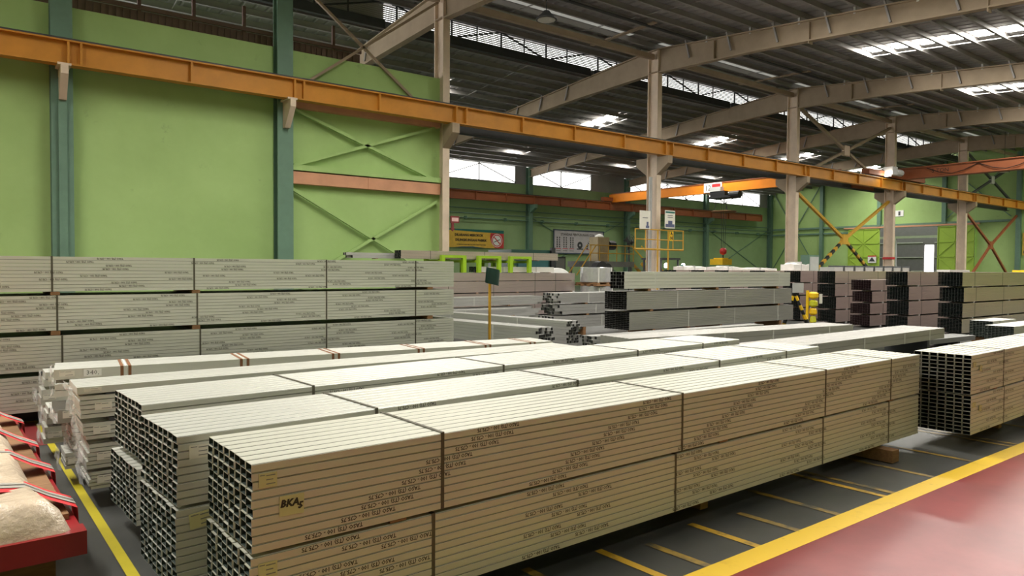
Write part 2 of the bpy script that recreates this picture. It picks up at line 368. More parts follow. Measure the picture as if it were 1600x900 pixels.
BOTB = [(23.8, 10.95), (29.0, 10.75), (35.5, 10.35), (48.0, 9.35)]
for u in FR:
    if u < 10: continue
    t = thing('portal_frame', flabel[u], 'roof frame', (u, D, 0))
    m = FRAMEL
    c = MB().box(u-.15, u+.15, D-.32, D-.27, 0, 12.1).box(u-.15, u+.15, D+.27, D+.32, 0, 12.1).box(u-.02, u+.02, D-.27, D+.27, 0, 12.1)
    col = obj('column', c, m, t)
    obj('rafter', (lambda b: (ibeam_v(b, u, TOPF, BOTF), b)[1])(MB()), FRAME, t)
    obj('rafter', (lambda b: (ibeam_v(b, u, TOPB, BOTB), b)[1])(MB()), FRAME, t)
    obj('bracket', MB().prism([(D-.32, 6.95), (D-1.0, 6.95), (D-1.0, 6.6), (D-.32, 6.1)], 0, u-.16, u+.16), FRAME, t)
    obj('bracket', MB().prism([(D+.32, 6.95), (D+1.0, 6.95), (D+1.0, 6.6), (D+.32, 6.1)], 0, u-.16, u+.16), FRAME, t)
    for z in (11.0, 12.05): obj('stiffener', MB().box(u-.15, u+.15, D-.3, D+.3, z, z+.04), FRAME, t)
    for v in (2.9, 9.3, 15.5, 20): obj('stiffener', MB().box(u-.14, u+.14, v, v+.04, 10.2-.087*(12-v)*.9-.0, 11.0-.087*(12-v)), FRAME, t)
    for v in pf[1::2]:
        if -8 < v < 22.5:
            obj('stay', MB().bar((u-.1, v, zf(v)-.3), (u-.13, v-.25, zf(v)-1.15), .07, .07), PURLIN, t)
            obj('cleat', MB().box(u-.05, u+.05, v-1.12-.04, v-1.12+.04, zf(v-1.12)-.55, zf(v-1.12)-.28), LGREY, t)
    for v in pb[1::2]:
        if v < 46: obj('stay', MB().bar((u-.1, v, zb(v)-.3), (u-.13, v+.25, zb(v)-1.15), .07, .07), PURLIN, t)
    if u == 26.55:
        for k, uu in enumerate((-.28, -.4)): obj('cable_conduit', MB().tube([(u+uu, D-.1, 0), (u+uu, D-.1, 6)], .05, 6), LGREY, t)
    if u == 50.55: obj('red_band', MB().box(u-.17, u+.17, D-.34, D+.34, 2.35, 2.5), RED, t)
    if u == 50.55: obj('fire_extinguisher_plate', MB().box(u+.2, u+.5, D-.36, D-.33, .9, 1.9), LGREY, t)
for u, lb in ((2.2, 'grey-green steel wall column with a centre strip, nearest the left edge of the green wall'), (8.4, 'grey-green steel wall column between plain and cross-braced panels of the green wall')):
    t = thing('wall_column', lb, 'column', (u, 23.45, 0))
    obj('column', MB().box(u-.26, u+.26, 23.2, 23.25, 0, 11.6).box(u-.26, u+.26, 23.55, 23.6, 0, 11.6).box(u-.02, u+.02, 23.25, 23.55, 0, 11.6), GREEND, t)
    if u < 5: obj('cover_strip', MB().box(u-.1, u+.1, 23.1, 23.2, 0, 6.7), GREEND, t)
    obj('bracket', MB().prism([(23.2, 6.95), (22.5, 6.95), (22.5, 6.7), (23.0, 6.1), (23.2, 6.1)], 0, u-.09, u+.09), FRAMEL, t)
    obj('bracket_rib', MB().box(u-.16, u+.16, 22.55, 23.2, 6.93, 6.99), FRAMEL, t)
# ---- crane runway beams
def runway(name, label, v, x0, x1, z0, z1, m, step, xs, ms):
    t = thing(name, label, 'crane beam', (x0, v, z0))
    obj('beam', MB().box(x0, x1, v-.02, v+.02, z0+.03, z1-.03).box(x0, x1, v-.17, v+.17, z1-.04, z1).box(x0, x1, v-.17, v+.17, z0, z0+.04), m, t)
    obj('rail', MB().box(x0, x1, v-.04, v+.04, z1, z1+.08), DGREY, t)
    for x in xs: obj('stiffener', MB().box(x-.03, x+.03, v-.155, v-.02, z0+.04, z1-.04), ms, t)
    return t
xs = [-12.8+3*i for i in range(5)]+[2.3, 2.6, 5.4, 8.5, 8.8, 11.5, 14.65, 15.1, 17.8, 20.6, 23.6, 26.4, 26.9]
for f in (26.55, 38.55, 50.55, 62.55): xs += [f+3, f+6, f+9, f+11.85, f+12.3]
runway('crane_runway_beam', 'long orange crane runway beam crossing the whole hall on the column line', 22.75, U0, UEND-.1, 6.96, 7.62, ORANGE, 3, [x for x in xs if x < UEND-.3], ORANGE)
t = thing('crane_runway_beam', 'rusty orange crane runway beam fixed along the rear green wall', 'crane beam', (8, 47.4, 7.0))
obj('beam', MB().box(8, 71.5, 47.38, 47.42, 7.03, 7.7).box(8, 71.5, 47.22, 47.58, 7.68, 7.72).box(8, 71.5, 47.22, 47.58, 7.0, 7.04), RUST, t)
obj('rail', MB().box(8, 71.5, 47.36, 47.44, 7.72, 7.8), DGREY, t)
for i in range(22): obj('stiffener', MB().box(8.5+i*3, 8.56+i*3, 47.24, 47.38, 7.04, 7.68), RUST, t)
for u in (26.55, 38.55, 50.55, 62.55): obj('bracket', MB().prism([(47.8, 7.0), (47.1, 7.0), (47.1, 6.7), (47.8, 6.3)], 0, u-.15, u+.15), GREEND, t)
t = thing('crane_runway_beam', 'dark grey crane beam on the far side of the column line, behind the orange one', 'crane beam', (14.8, 24.2, 6.95))
obj('beam', MB().box(14.9, UEND-.6, 24.17, 24.21, 6.95, 7.5).box(14.9, UEND-.6, 24.0, 24.36, 6.95, 7.0).box(14.9, UEND-.6, 24.0, 24.36, 7.46, 7.5), DGREY, t)
# ---- cranes
t = thing('bridge_crane', 'bright orange bridge crane with hoist spanning to the rear wall rail', 'crane', (48, 35.5, 7.7))
obj('girder', MB().prism([(47.7, 7.72), (25.5, 7.72), (24.2, 7.85), (24.2, 8.1), (26.5, 8.45), (47.7, 8.45)], 0, 47.8, 48.2), ORANGEB, t)
obj('walkway_rail', MB().box(47.76, 47.8, 25.5, 47.5, 8.45, 8.52), RUST, t)
obj('end_carriage', MB().box(46.6, 49.4, 47.2, 47.6, 7.8, 8.15), RUST, t)
obj('end_carriage', MB().box(46.6, 49.4, 24.05, 24.35, 6.95, 7.85), RUST, t)
tr = obj('trolley', MB().box(47.3, 47.75, 34.6, 36.0, 7.35, 7.75).tube([(47.45, 34.2, 7.4), (47.45, 33.3, 7.4)], .28, 12).box(47.2, 48.6, 34.0, 36.2, 7.2, 7.35), BLACKP, t)
sg = obj('number_board', MB().box(47.7, 47.78, 35.2, 36.9, 7.75, 8.5), WHITE, t)
obj('warning_plate', MB().box(47.68, 47.7, 35.3, 36.1, 8.15, 8.4), RED, sg)
obj('control_cabinet', MB().box(47.3, 47.7, 35.0, 36.0, 7.7, 8.1), LGREY, t)
tx = text('number', '12', .6, INK, t, MW[t].inverted() @ Vector((47.69, 36.5, 8.1)), (PI/2, 0, -PI/2))
for dv in (-.25, 0, .25): obj('hoist_rope', MB().tube([(47.9, 35.1+dv, 7.3), (47.9, 35.1+dv*.6, 3.1)], .018, 5), DGREY, t)
for dv in (-.9, .9): obj('catenary_hanger', MB().tube([(47.5, 35.1+dv*.4, 7.3), (47.5, 35.1+dv*.7, 6.2)], .03, 5), DGREY, t)
obj('drip_tray', MB().lathe([(.9, 0), (1.0, .08), (.95, .1), (.1, .05)], (47.9, 35.1, 6.1), 16), WOOD, t)
hb = obj('hook_block', MB().lathe([(.08, 0), (.25, .1), (.28, .35), (.2, .5), (.05, .55)], (47.9, 35.1, 2.75), 14), RED, t, smooth=True)
obj('hook', MB().tube([(47.9, 35.1, 2.8), (47.9, 35.1, 2.55), (47.9, 35.0, 2.4), (47.9, 35.12, 2.28), (47.9, 35.28, 2.4)], .05, 8), BLACKP, hb)
obj('lifting_magnet', MB().box(47.3, 48.5, 34.7, 35.9, 1.95, 2.4).box(47.5, 48.3, 34.9, 35.7, 2.4, 2.5), YELLOW, t)
t = thing('bridge_crane', 'rust-orange bridge crane girder spanning from the column line towards the viewer', 'crane', (50.4, 22.7, 7.7))
obj('girder', MB().box(50.2, 50.7, VF+2, 22.9, 7.75, 8.4).box(50.1, 50.8, VF+2, 22.9, 8.38, 8.44).box(50.1, 50.8, VF+2, 22.9, 7.7, 7.76), RUST, t)
obj('end_carriage', MB().box(45.6, 53.5, 22.5, 23.0, 7.72, 8.05), RUST, t)
obj('buffer', MB().tube([(53.5, 22.75, 7.85), (53.9, 22.75, 7.85)], .12, 8), BLACKP, t)
ts = obj('travel_motor', MB().tube([(48.3, 22.2, 8.0), (49.2, 22.2, 8.0)], .22, 10).box(47.6, 48.3, 22.0, 22.6, 7.8, 8.3), LGREY, t)
obj('work_lamp', MB().lathe([(.05, .2), (.2, 0), (.2, -.05)], (47.4, 22.2, 7.72), 12), LAMP, t)
for i in range(8): obj('festoon_cable', MB().tube([(50.15, 21-i*3, 8.3), (50.1, 20.2-i*3, 7.95), (50.1, 19.5-i*3, 7.8), (50.1, 18.8-i*3, 7.95), (50.15, 18-i*3, 8.3)], .025, 5), BLACKP, t)
text('number', '5 TON', .35, INK, t, MW[t].inverted() @ Vector((50.19, 20.2, 8.08)), (PI/2, 0, -PI/2))
# ---- cross braces on the column line
def xbrace(label, u0, u1, z0, z1, m, striped, plate, zc=None):
    t = thing('cross_brace', label, 'brace', ((u0+u1)/2, D, 0))
    um, zm = (u0+u1)/2, (zc or (z0+z1)/2)
    for a, b in (((u0, z1), (um, zm)), ((u1, z1), (um, zm)), ((u0, z0), (um, zm)), ((u1, z0), (um, zm))):
        mm = m
        r = obj('brace_arm', MB().bar((a[0], D, a[1]), (b[0], D, b[1]), .16, .16, (0, 1, 0)), BLACKP if (striped and a[1] == z0) else m, t)
        if striped and a[1] == z0:
            for k in range(9):
                f0, f1 = (k+.1)/9, (k+.55)/9
                L_ = lambda f: (a[0]+(b[0]-a[0])*f, D, a[1]+(b[1]-a[1])*f)
                obj('hazard_stripe', MB().bar(L_(f0), L_(f1), .17, .17, (0, 1, 0)), YELLOWD, r)
    obj('gusset_plate', MB().box(um-.32, um+.32, D-.1, D+.1, zm-.32, zm+.32), plate, t)
xbrace('mustard cross brace with black hazard stripes on its lower arms', 38.72, 50.38, .08, 6.3, YELLOWD, True, YELLOWD, 3.55)
xbrace('grey cross brace above the crane beam, left of the rust crane', 38.7, 50.4, 7.0, 11.3, FRAME, False, FRAMEL)
xbrace('brown cross brace below the crane beam at the far right', 62.72, 74.2, .08, 6.5, RUST, False, RUST, 3.75)
xbrace('thin cross brace above the crane beam at the far right', 62.6, 74.2, 7.2, 11.2, DGREY, False, LGREY)
# ---- lamps hanging from the roof
def highbay(label, u, v, z):
    t = thing('pendant_lamp', label, 'lamp', (u, v, z), 0, None)
    obj('stem', MB().tube([(u, v, z+.3), (u, v, zf(v)-.25)], .015, 5), BLACKP, t)
    obj('shade', MB().lathe([(.1, .3), (.16, .22), (.34, .06), (.36, 0), (.33, .0)], (u, v, z), 20), DGREY, t, smooth=True)
    obj('lens', MB().lathe([(.3, -.005), (.05, -.02)], (u, v, z), 20), LGREY, t)
highbay('round dark pendant lamp hanging near the top edge, left of the second frame', 15.6, 18.6, 9.9)
highbay('small pendant lamp hanging on a long stem at far right under the roof', 62, 20.5, 9.0)

# ------------------------------------------------------------------ steel bundles
def add_channel(mb, L, w, h, x=0, y=0, z=0, simple=False):
    k0 = len(mb.f)
    if simple:
        t = .004; P = [(0, 0), (t, 0), (t, h-t), (w-t, h-t), (w-t, 0), (w, 0), (w, h), (0, h)]
        k = 8; quads = [(0, 1, 2, 7), (7, 2, 3, 6), (6, 3, 4, 5)]
    else:
        t = .0013
        P = [(0, 0), (w, 0), (w, h-.0045), (w-.005, h), (.005, h), (0, h-.0045)]; Q = [(t, t), (w-t, t), (w-t, h-t-.001), (t, h-t-.001)]
        v = [(x+e, y+a, z+b) for e in (0, L) for a, b in P+Q]; f = [((i+1) % 6, i, 10+i, 10+(i+1) % 6) for i in range(6)]
        f += [(6+i, 6+(i+1) % 4, 16+(i+1) % 4, 16+i) for i in range(4)]
        cap = [(0, 1, 7, 6), (1, 2, 8, 7), (2, 3, 8), (3, 4, 9, 8), (4, 5, 9), (5, 0, 6, 9)]
        f += cap+[tuple(10+i for i in reversed(c)) for c in cap]
        mb.add(v, f)
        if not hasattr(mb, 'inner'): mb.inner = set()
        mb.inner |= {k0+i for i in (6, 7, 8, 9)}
        return
    v = [(x, y+a, z+b) for a, b in P]+[(x+L, y+a, z+b) for a, b in P]
    f = [((i+1) % k, i, k+i, k+(i+1) % k) for i in range(k)]
    f += [q for q in quads]+[tuple(k+i for i in reversed(q)) for q in quads]
    mb.add(v, f)
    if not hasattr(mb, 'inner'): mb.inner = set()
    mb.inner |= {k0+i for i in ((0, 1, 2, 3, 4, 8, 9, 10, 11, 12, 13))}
def shade_inside(me, mb, m2):
    me.materials.append(m2); ix = [0]*len(me.polygons)
    for i in mb.inner: ix[i] = 1
    me.polygons.foreach_set('material_index', ix); return me
_M = {}
def shared(key, fn):
    if key not in _M: _M[key] = fn()
    return _M[key]
def strap_mesh(W_, H_, m, w=.018, t=.002):
    def fn():
        b = MB(); b.box(0, w, -t, 0, -t, H_+t).box(0, w, W_, W_+t, -t, H_+t).box(0, w, 0, W_, H_, H_+t).box(0, w, 0, W_, -t, 0)
        return mesh(b, 'strap', m)
    return shared(('strap', round(W_, 3), round(H_, 3), m.name, w), fn)
def sticker(parent, x, z, w, h, m=PAPER, y=-.003, lines=3, ysz=None, name='paper_tag', tilt=0.):
    """small paper label on the -Y face; x,z = lower left corner"""
    o = link(name, mesh(MB().box(0, w, -.001, .001, 0, h), name, m), parent, (x, y, z)); o.rotation_euler = (0, tilt, 0)
    b = MB()
    for k in range(lines):
        zz = h*(.22+.6*k/max(1, lines-1)) if lines > 1 else h*.5
        b.box(w*.4, w*(.9-.12*(k % 2)), -.0018, -.0012, zz-h*.035, zz+h*.035)
    b.box(w*.06, w*.34, -.0018, -.0012, h*.84, h*.9)
    link('print', mesh(b, 'print', GREY), o)
    return o
PRINT = 'TASO (TS) 100 - C75.75'
BATCH = []
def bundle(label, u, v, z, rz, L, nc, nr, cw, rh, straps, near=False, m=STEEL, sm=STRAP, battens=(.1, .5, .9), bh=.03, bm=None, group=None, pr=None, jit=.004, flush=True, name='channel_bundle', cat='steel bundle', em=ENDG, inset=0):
    """strapped bundle of channels; origin at the near lower corner of its -Y face"""
    t = thing(name, label, cat, (u, v, z), math.radians(rz), group)
    Wd, H = nc*cw, nr*rh
    if near:
        def fn():
            b = MB(); add_channel(b, L, cw-.009, rh-.0026); return shade_inside(mesh(b, 'channel', m), b, em)
        cm = shared(('chan', L, cw, rh, m.name, em.name), fn)
        tm = text_mesh(PRINT, .0255, INK, res=1, bold=.0006) if pr else None
        for r in range(nr):
            rj = random.uniform(-jit, jit)
            for c in range(nc):
                dy = random.uniform(-.0012, .0006) if c == 0 else 0
                o = link('channel', cm, t, (random.uniform(-jit, jit), c*cw+dy, r*rh))
                if c == 0 and pr:
                    x0 = pr(r)
                    while x0 < L-.2:
                        if x0 > .17:
                            q = link('printed_text', tm, o, (x0, -.0007, rh*.5)); q.rotation_euler = FACE_Y_FLIP
                        x0 += 1.18
    else:
        def fn():
            b = MB(); rr = random.Random(3)
            for r in range(nr):
                for c in range(nc): add_channel(b, L-.008, cw-.003, rh-.003, rr.uniform(0, .008), c*cw, r*rh+.0015, True)
            return shade_inside(mesh(b, 'channels', m), b, em)
        o = link('channels', shared(('chs', L, nc, nr, cw, rh, m.name, em.name), fn), t); o['kind'] = 'stuff'
        if pr:
            tm = text_mesh(PRINT, .024, INK, res=1, bold=.0006)
            b = MB(); vs = [tuple(q.co) for q in tm.vertices]; fs = [tuple(p.vertices) for p in tm.polygons]
            for r in range(nr):
                x0 = pr(r)
                while x0 < L-.2:
                    if x0 > .17: b.add([(x0-a, -.002, r*rh+rh*.5-c) for a, c, _ in vs], fs)
                    x0 += 1.18
            if b.v: o = link('printed_text', mesh(b, 'printed_text', INK), t); o['kind'] = 'stuff'
    for x in straps: link('strap', strap_mesh(Wd, H, sm), t, (x, 0, 0))
    for x in battens:
        def fb(): return mesh(MB().box(0, .08, inset, Wd, -bh, -.002), 'batten', bm or WOOD)
        link('batten', shared(('bat', round(Wd, 3), bh, inset, (bm or WOOD).name), fb), t, (x*L, 0, 0))
    return t
A12, A35 = 1.2, 3.5
pr1 = lambda r: .38+.095*r+(.02 if r % 3 else -.04)
pr1b = lambda r: .3+(r*.37) % .55
# foremost stack (right edge of the aisle)
s1b = bundle('lower bundle of the foremost steel channel stack, its base nearest the yellow line', .862, 2.774, .125, A12, 6.0, 8, 10, .0722, .0352, (.82, 2.55, 4.3, 5.4), True, pr=pr1b, bh=.12, battens=(.15, .5), m=STEELO, inset=.14)
obj('batten', MB().box(5.22, 5.34, -.12, .5, -.121, -.02), WOOD, s1b, False)
s1t = bundle('upper bundle of the foremost steel channel stack, with a handwritten BKA sticker', .87, 2.774, .491, A12, 6.0, 8, 10, .0722, .0352, (.86, 2.6, 4.32, 5.42), True, pr=pr1, bh=.011, m=STEELO)
sticker(s1t, .025, .252, .072, .055, PAPERY); sticker(s1b, .03, .262, .075, .06, PAPERY)
st = link('handwritten_sticker', mesh(MB().box(0, .1, -.001, .001, 0, .08), 'sticker', PAPERY), s1t, (.105, -.004, .125)); st.rotation_euler = (0, .02, 0)
text('handwriting', 'BKA', .04, INK, st, (.04, -.0022, .048), FACE_Y, shear=.2, bold=.002, res=1)
text('handwriting', '5', .036, INK, st, (.084, -.0022, .032), FACE_Y, shear=.2, bold=.002, res=1)
# second stack
s2b = bundle('lower bundle of the second steel channel stack from the front, with a torn tag', .738, 3.421, .125, A35, 6.0, 8, 11, .077, .0352, (1.0, 2.5, 4.2, 5.4), True, pr=pr1b, bh=.12, battens=(.15, .5, .88))
s2t = bundle('upper bundle of the second steel channel stack from the front, white tag near its end', .746, 3.421, .526, A35, 6.0, 8, 9, .077, .0352, (1.0, 2.55, 4.25, 5.35), True, pr=lambda r: .42+.17*((r*5) % 7), bh=.011)
sticker(s2t, .05, .205, .1, .06, PAPER)
tt = sticker(s2b, .06, .285, .12, .07, PAPERY, y=-.006, tilt=-.1)
sticker(s2b, .22, .25, .07, .085, PAPER, lines=1)
# third stack
s3b = bundle('lower bundle of the third steel channel stack, reaching further left than the upper one', .745, 4.375, .16, A35, 6.0, 8, 9, .0785, .0352, (1.0, 2.5, 4.2, 5.3), True, pr=pr1b, bh=.155, battens=(.15, .5, .88))
s3t = bundle('upper bundle of the third steel channel stack, thin white tag at its end', .77, 4.356, .519, A35, 6.0, 8, 9, .0785, .0352, (1.0, 2.6, 4.25, 5.3), True, pr=lambda r: 1.25+.17*((r*5) % 7), bh=.04)
sticker(s3t, .03, .245, .11, .022, PAPER, y=-.01, lines=1); sticker(s3b, .07, .21, .08, .05, PAPER)
# right stack beside the walkway
srb = bundle('lower bundle of the stack at the right edge, dark open channel ends facing left', 7.11, 2.565, .135, 1.65, 6.0, 7, 10, .0698, .0352, (.85, 2.6, 4.4), True, pr=lambda r: .36+.16*((r*3) % 5), bh=.13, battens=(.2, .5, .85), m=STEELO, inset=.14)
srt = bundle('upper bundle of the stack at the right edge, bright ribbed top', 7.10, 2.565, .498, 1.65, 6.0, 7, 10, .0698, .0352, (.83, 2.6, 4.4), True, pr=lambda r: .36+.16*((r*3) % 5), bh=.011, m=STEELO)
for b_ in (srt, srb):
    sticker(b_, .04, .24, .07, .05, PAPERY); sticker(b_, .18, .2, .06, .055, PAPERY, lines=1, y=-.008, tilt=.2)
# long wall stack at left, four bundles high
for i, z in enumerate((.15, .545, .945, 1.335)):
    lsb = bundle(f'{("lowest", "second lowest", "second highest", "topmost")[i]} of four long channel bundles stacked before the green wall', -.58, 8.45, z, 0, 6.02, 12, 10, .075, .0352,
           (1.27+.04*(3-i), 2.6+.03*(3-i), 4.14, 5.4), pr=lambda r: .3+(r*r*.31+i*.4) % 1.0, bh=(.145, .04, .045, .035)[i], battens=(.21, .43 if i > 1 else .44, .93))
    if i == 0: GAP_STRIP = MB().box(.0, 5.9, .35, .45, -.145, -.003); obj('gap_shade_strip', GAP_STRIP, BLACKP, lsb, False)  # black strip added under the stack to darken the gap
# far towers: rows of stacks whose dark ends face left
tv = [(19.6, 7.3, 4), (19.5, 8.55, 4), (20.0, 9.75, 4), (20.5, 11.05, 4), (20.6, 12.25, 4), (20.6, 13.5, 4), (20.7, 14.9, 4), (20.7, 16.0, 4), (20.7, 17.2, 4)]
for k, (u, v, n) in enumerate(tv):
    tall = k != 2
    rh = .0352 if tall else .0292; pitch = .388 if tall else .33
    for i in range(n):
        bundle(f'{("lowest", "second lowest", "second highest", "topmost")[i]} bundle in the {ORD[k]} far tower counted from the right edge', u+random.uniform(-.06, .06), v, .05+i*pitch, 0, 6.0, 8, 10, .07, rh,
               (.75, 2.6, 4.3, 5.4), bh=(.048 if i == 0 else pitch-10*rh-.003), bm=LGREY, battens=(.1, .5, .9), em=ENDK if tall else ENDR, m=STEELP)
# middle stack with dark ends
for i, (z, rh, u, nc_, nr_) in enumerate(((.32, .0375, 10.93, 9, 10), (.745, .042, 10.85, 8, 9), (1.185, .0704, 10.77, 5, 5))):
    bundle(f'{("bottom", "middle", "top")[i]} bundle of the pale three-high stack behind the front stacks', u, 10.3, z, 0, 6.1, nc_, nr_, .08, rh,
           ((1.9, 3.6, 5.4), (1.6, 3.3, 5.3), (.95, 3.2, 5.6))[i], sm=STRAPP, bh=(.315, .048, .058)[i], battens=(.12, .5, .9), m=STEELD if i < 2 else STEEL, em=BLACKP)  # black insides stand for shade in the open ends
# pink-lit stack under the lime racks
for i, z in enumerate((.06, .44, .82, 1.19)):
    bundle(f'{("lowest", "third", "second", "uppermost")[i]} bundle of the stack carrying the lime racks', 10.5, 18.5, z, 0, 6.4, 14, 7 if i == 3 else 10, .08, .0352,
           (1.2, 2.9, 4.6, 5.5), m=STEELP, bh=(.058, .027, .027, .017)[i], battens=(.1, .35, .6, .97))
# short stack with dark end before the right tower
bundle('low bundle with a dark lattice end in front of the right towers', 16.9, 5.35, .12, 0, 3.2, 8, 10, .066, .0352, (.6, 2.4), bh=.118)
bundle('low bundle lying behind the low dark-ended bundle at the right edge', 18.0, 6.1, .12, 0, 1.4, 7, 10, .066, .037, (.4,), bh=.118)

# low wide bundles behind the third stack
def slab_bundle(label, u, v, z, rz, L, w, h, nb, straps, m=STEELD, sm=STRAPP, bh=.1, cat='steel bundle', ribs=8):
    """low bundle of wide nested panels: ribbed top"""
    t = thing('panel_bundle', label, cat, (u, v, z), math.radians(rz))
    for k in range(nb):
        b = MB(); hh = h/nb; pts = [(0, 0)]; 
        pts = [(0, k*hh), (w, k*hh), (w, (k+1)*hh-.004)]
        for i in range(ribs):
            y = w*(1-(i+.15)/ribs); y2 = w*(1-(i+.85)/ribs)
            pts += [(y, (k+1)*hh-.004), (y-.004, (k+1)*hh), (y2+.004, (k+1)*hh), (y2, (k+1)*hh-.004)]
        pts += [(0, (k+1)*hh-.004)]
        b.prism(pts, 0, random.uniform(0, .01), L-random.uniform(0, .01)); obj('panel', b, m, t, False)
    for x in straps: link('strap', strap_mesh(w, h, sm, .03), t, (x, 0, 0))
    for x in (.12, .5, .88):
        link('batten', mesh(MB().box(0, .09, 0, w, -bh, -.002), 'batten', DGREY), t, (x*L, 0, 0))  # dark grey stands in for the shadow under the bundle
    return t
h1 = slab_bundle('long pale panel bundle lying beyond the third stack, black writing on its side', 8.3, 7.83, .31, -5, 6.0, .7, .19, 2, (1.0, 2.2, 3.5, 5.2), m=STEELD, bh=.305)
text('painted_marks', '22:19a', .09, INK, h1, (.5, -.004, .1), FACE_Y, bold=.003)
slab_bundle('long grey panel bundle ending bluntly beyond the second stack', 7.6, 5.15, .42, 2.0, 6.05, .7, .18, 2, (1.6, 3.0, 4.4, 5.4), m=STEELD, bh=.41)
fb = slab_bundle('flat dark steel frame bundle on the floor before the far towers', 10.9, 6.64, .1, -3.4, 6.6, .5, .1, 1, (2, 4.6), m=GREY, bh=.095, ribs=3)
# ---- wrapped narrow bundles in the left aisle: pigeonholed pile of five columns
def wrapped(label, u, v, z, L, w, h, nb, rz=0., tagx=.03, tag=True, m=STEEL, straps=(), bh=.02, hollow=False, cap=None):
    t = thing('wrapped_bundle', label, 'steel bundle', (u, v, z), math.radians(rz))
    for k in range(nb):
        b = MB(); hh = h/nb
        if hollow:
            P = [(0, 0), (w, 0), (w, hh*.96), (w-.006, hh*.96), (w-.006, .006), (.006, .006), (.006, hh*.96), (0, hh*.96)]
            b.prism([(a, c+k*hh) for a, c in P], 0, 0, L)
        else:
            n_ = 6; pts = [(0, k*hh+.004), (w, k*hh+.004)]
            for i in range(n_):
                y = w*(1-i/n_); y2 = w*(1-(i+.8)/n_); pts += [(y, (k+1)*hh-.001), (y2, (k+1)*hh-.001), (y2-.003, (k+1)*hh-.006)]
            pts.append((0, (k+1)*hh-.001)); b.prism(pts, 0, random.uniform(0, .02), L)
        obj('panel', b, m, t, False)
    for x in straps:
        link('strap', strap_mesh(w, h, STRAPB, .022), t, (x, 0, 0)); link('strap', strap_mesh(w, h, STRAPP, .016), t, (x+.03, 0, 0)); link('strap', strap_mesh(w, h, STRAPB, .022), t, (x+.055, 0, 0))
    if tag: sticker(t, tagx, h*.35, .1, min(.05, h*.5), PAPER, y=-.008, lines=2)
    # crumpled clear film on the near end
    b = MB(); rr = random.Random(sum(map(ord, label))); n_ = 7
    for i in range(n_):
        for j in range(4):
            b.v.append((-.004-rr.random()*.028, -.006+(w+.012)*i/(n_-1), h*j/3))
    for i in range(n_-1):
        for j in range(3): b.f.append((i*4+j, i*4+4+j, i*4+5+j, i*4+1+j))
    obj('plastic_end_wrap', b, FILM, t, False)
    for x in (.04, .5, .94): link('batten', mesh(MB().box(0, .06, 0, w, -bh, -.002), 'batten', DGREY), t, (x*L, 0, 0))
    return t
def film_mat():
    m = bpy.data.materials.new('clear_film'); m.use_nodes = True; nt = m.node_tree; b = nt.nodes['Principled BSDF']
    b.inputs['Base Color'].default_value = (.85, .85, .84, 1); b.inputs['Roughness'].default_value = .15; b.inputs['Alpha'].default_value = .3
    n = nt.nodes.new('ShaderNodeTexNoise'); n.inputs['Scale'].default_value = 40; bp = nt.nodes.new('ShaderNodeBump'); bp.inputs['Strength'].default_value = .6
    nt.links.new(n.outputs['Fac'], bp.inputs['Height']); nt.links.new(bp.outputs[0], b.inputs['Normal']); return m
FILM = film_mat()
# nearest column (against the third stack)
wrapped('lowest tagged bundle in the nearest wrapped column, just above the floor', .63, 5.36, .13, 4.4, .42, .115, 5, bh=.125, tagx=.05)
wrapped('second lowest tagged bundle in the nearest wrapped column', .62, 5.36, .265, 4.4, .42, .165, 6, bh=.018, tagx=.06)
wrapped('middle tagged bundle in the nearest wrapped column', .6, 5.36, .46, 4.4, .42, .11, 4, bh=.028, tagx=.06)
wrapped('second highest bundle of the nearest wrapped column, large white tag', .58, 5.36, .6, 4.4, .42, .15, 5, bh=.028, tagx=.09)
wrapped('thin top bundle of the nearest wrapped column, beside the third stack', .56, 5.36, .76, 4.4, .42, .05, 1, bh=.009, tagx=.05)
# second column
wrapped('lowest bundle of the second wrapped column, standing out towards the yellow line', .55, 6.0, .13, 4.4, .3, .12, 4, bh=.125)
wrapped('white ribbed bundle in the second wrapped column from the front', .6, 6.0, .27, 4.4, .32, .18, 6, bh=.018)
wrapped('hollow-topped bundle in the second wrapped column, green inside', .52, 6.0, .47, 4.4, .42, .1, 1, hollow=True, m=STEELD, bh=.018)
lb2 = wrapped('long bundle with a small paper note under the orange-strapped one', .53, 6.36, .602, 4.6, .42, .1, 2, rz=-6.0, tag=False, straps=(1.1, 2.1, 3.1, 4.0), bh=.03)
lb1 = wrapped('topmost long bundle with orange-brown straps and a numbered paper note', .53, 6.42, .722, 4.6, .46, .082, 1, rz=-6.0, straps=(.45, 1.35, 2.15, 3.0, 3.75, 4.3), bh=.018, tagx=.04)
for t_, zz in ((lb1, .018), (lb2, .025)):
    s_ = link('paper_note', mesh(MB().box(0, .12, -.001, .001, 0, .055), 'note', WHITE), t_, (.2, -.004, zz))
    text('handwriting', '340,', .05, GREY, s_, (.06, -.0022, .028), FACE_Y, res=1)
# third and far columns
wrapped('lowest bundle of the middle wrapped column with a loose flying tag', .5, 6.95, .13, 4.4, .3, .14, 3, bh=.125)
wrapped('upper bundle of the middle wrapped column, tag on its corner', .52, 6.95, .29, 4.4, .3, .14, 3, bh=.018)
wrapped('bottom bundle of the farthest wrapped column beside the red aisle', .56, 7.6, .15, 4.4, .3, .17, 3, bh=.145)
wrapped('middle bundle of the farthest wrapped column beside the red aisle', .52, 7.6, .345, 4.4, .3, .14, 2, bh=.022)
wrapped('top bundle of the farthest wrapped column beside the red aisle', .56, 7.6, .51, 4.4, .3, .13, 2, bh=.022)

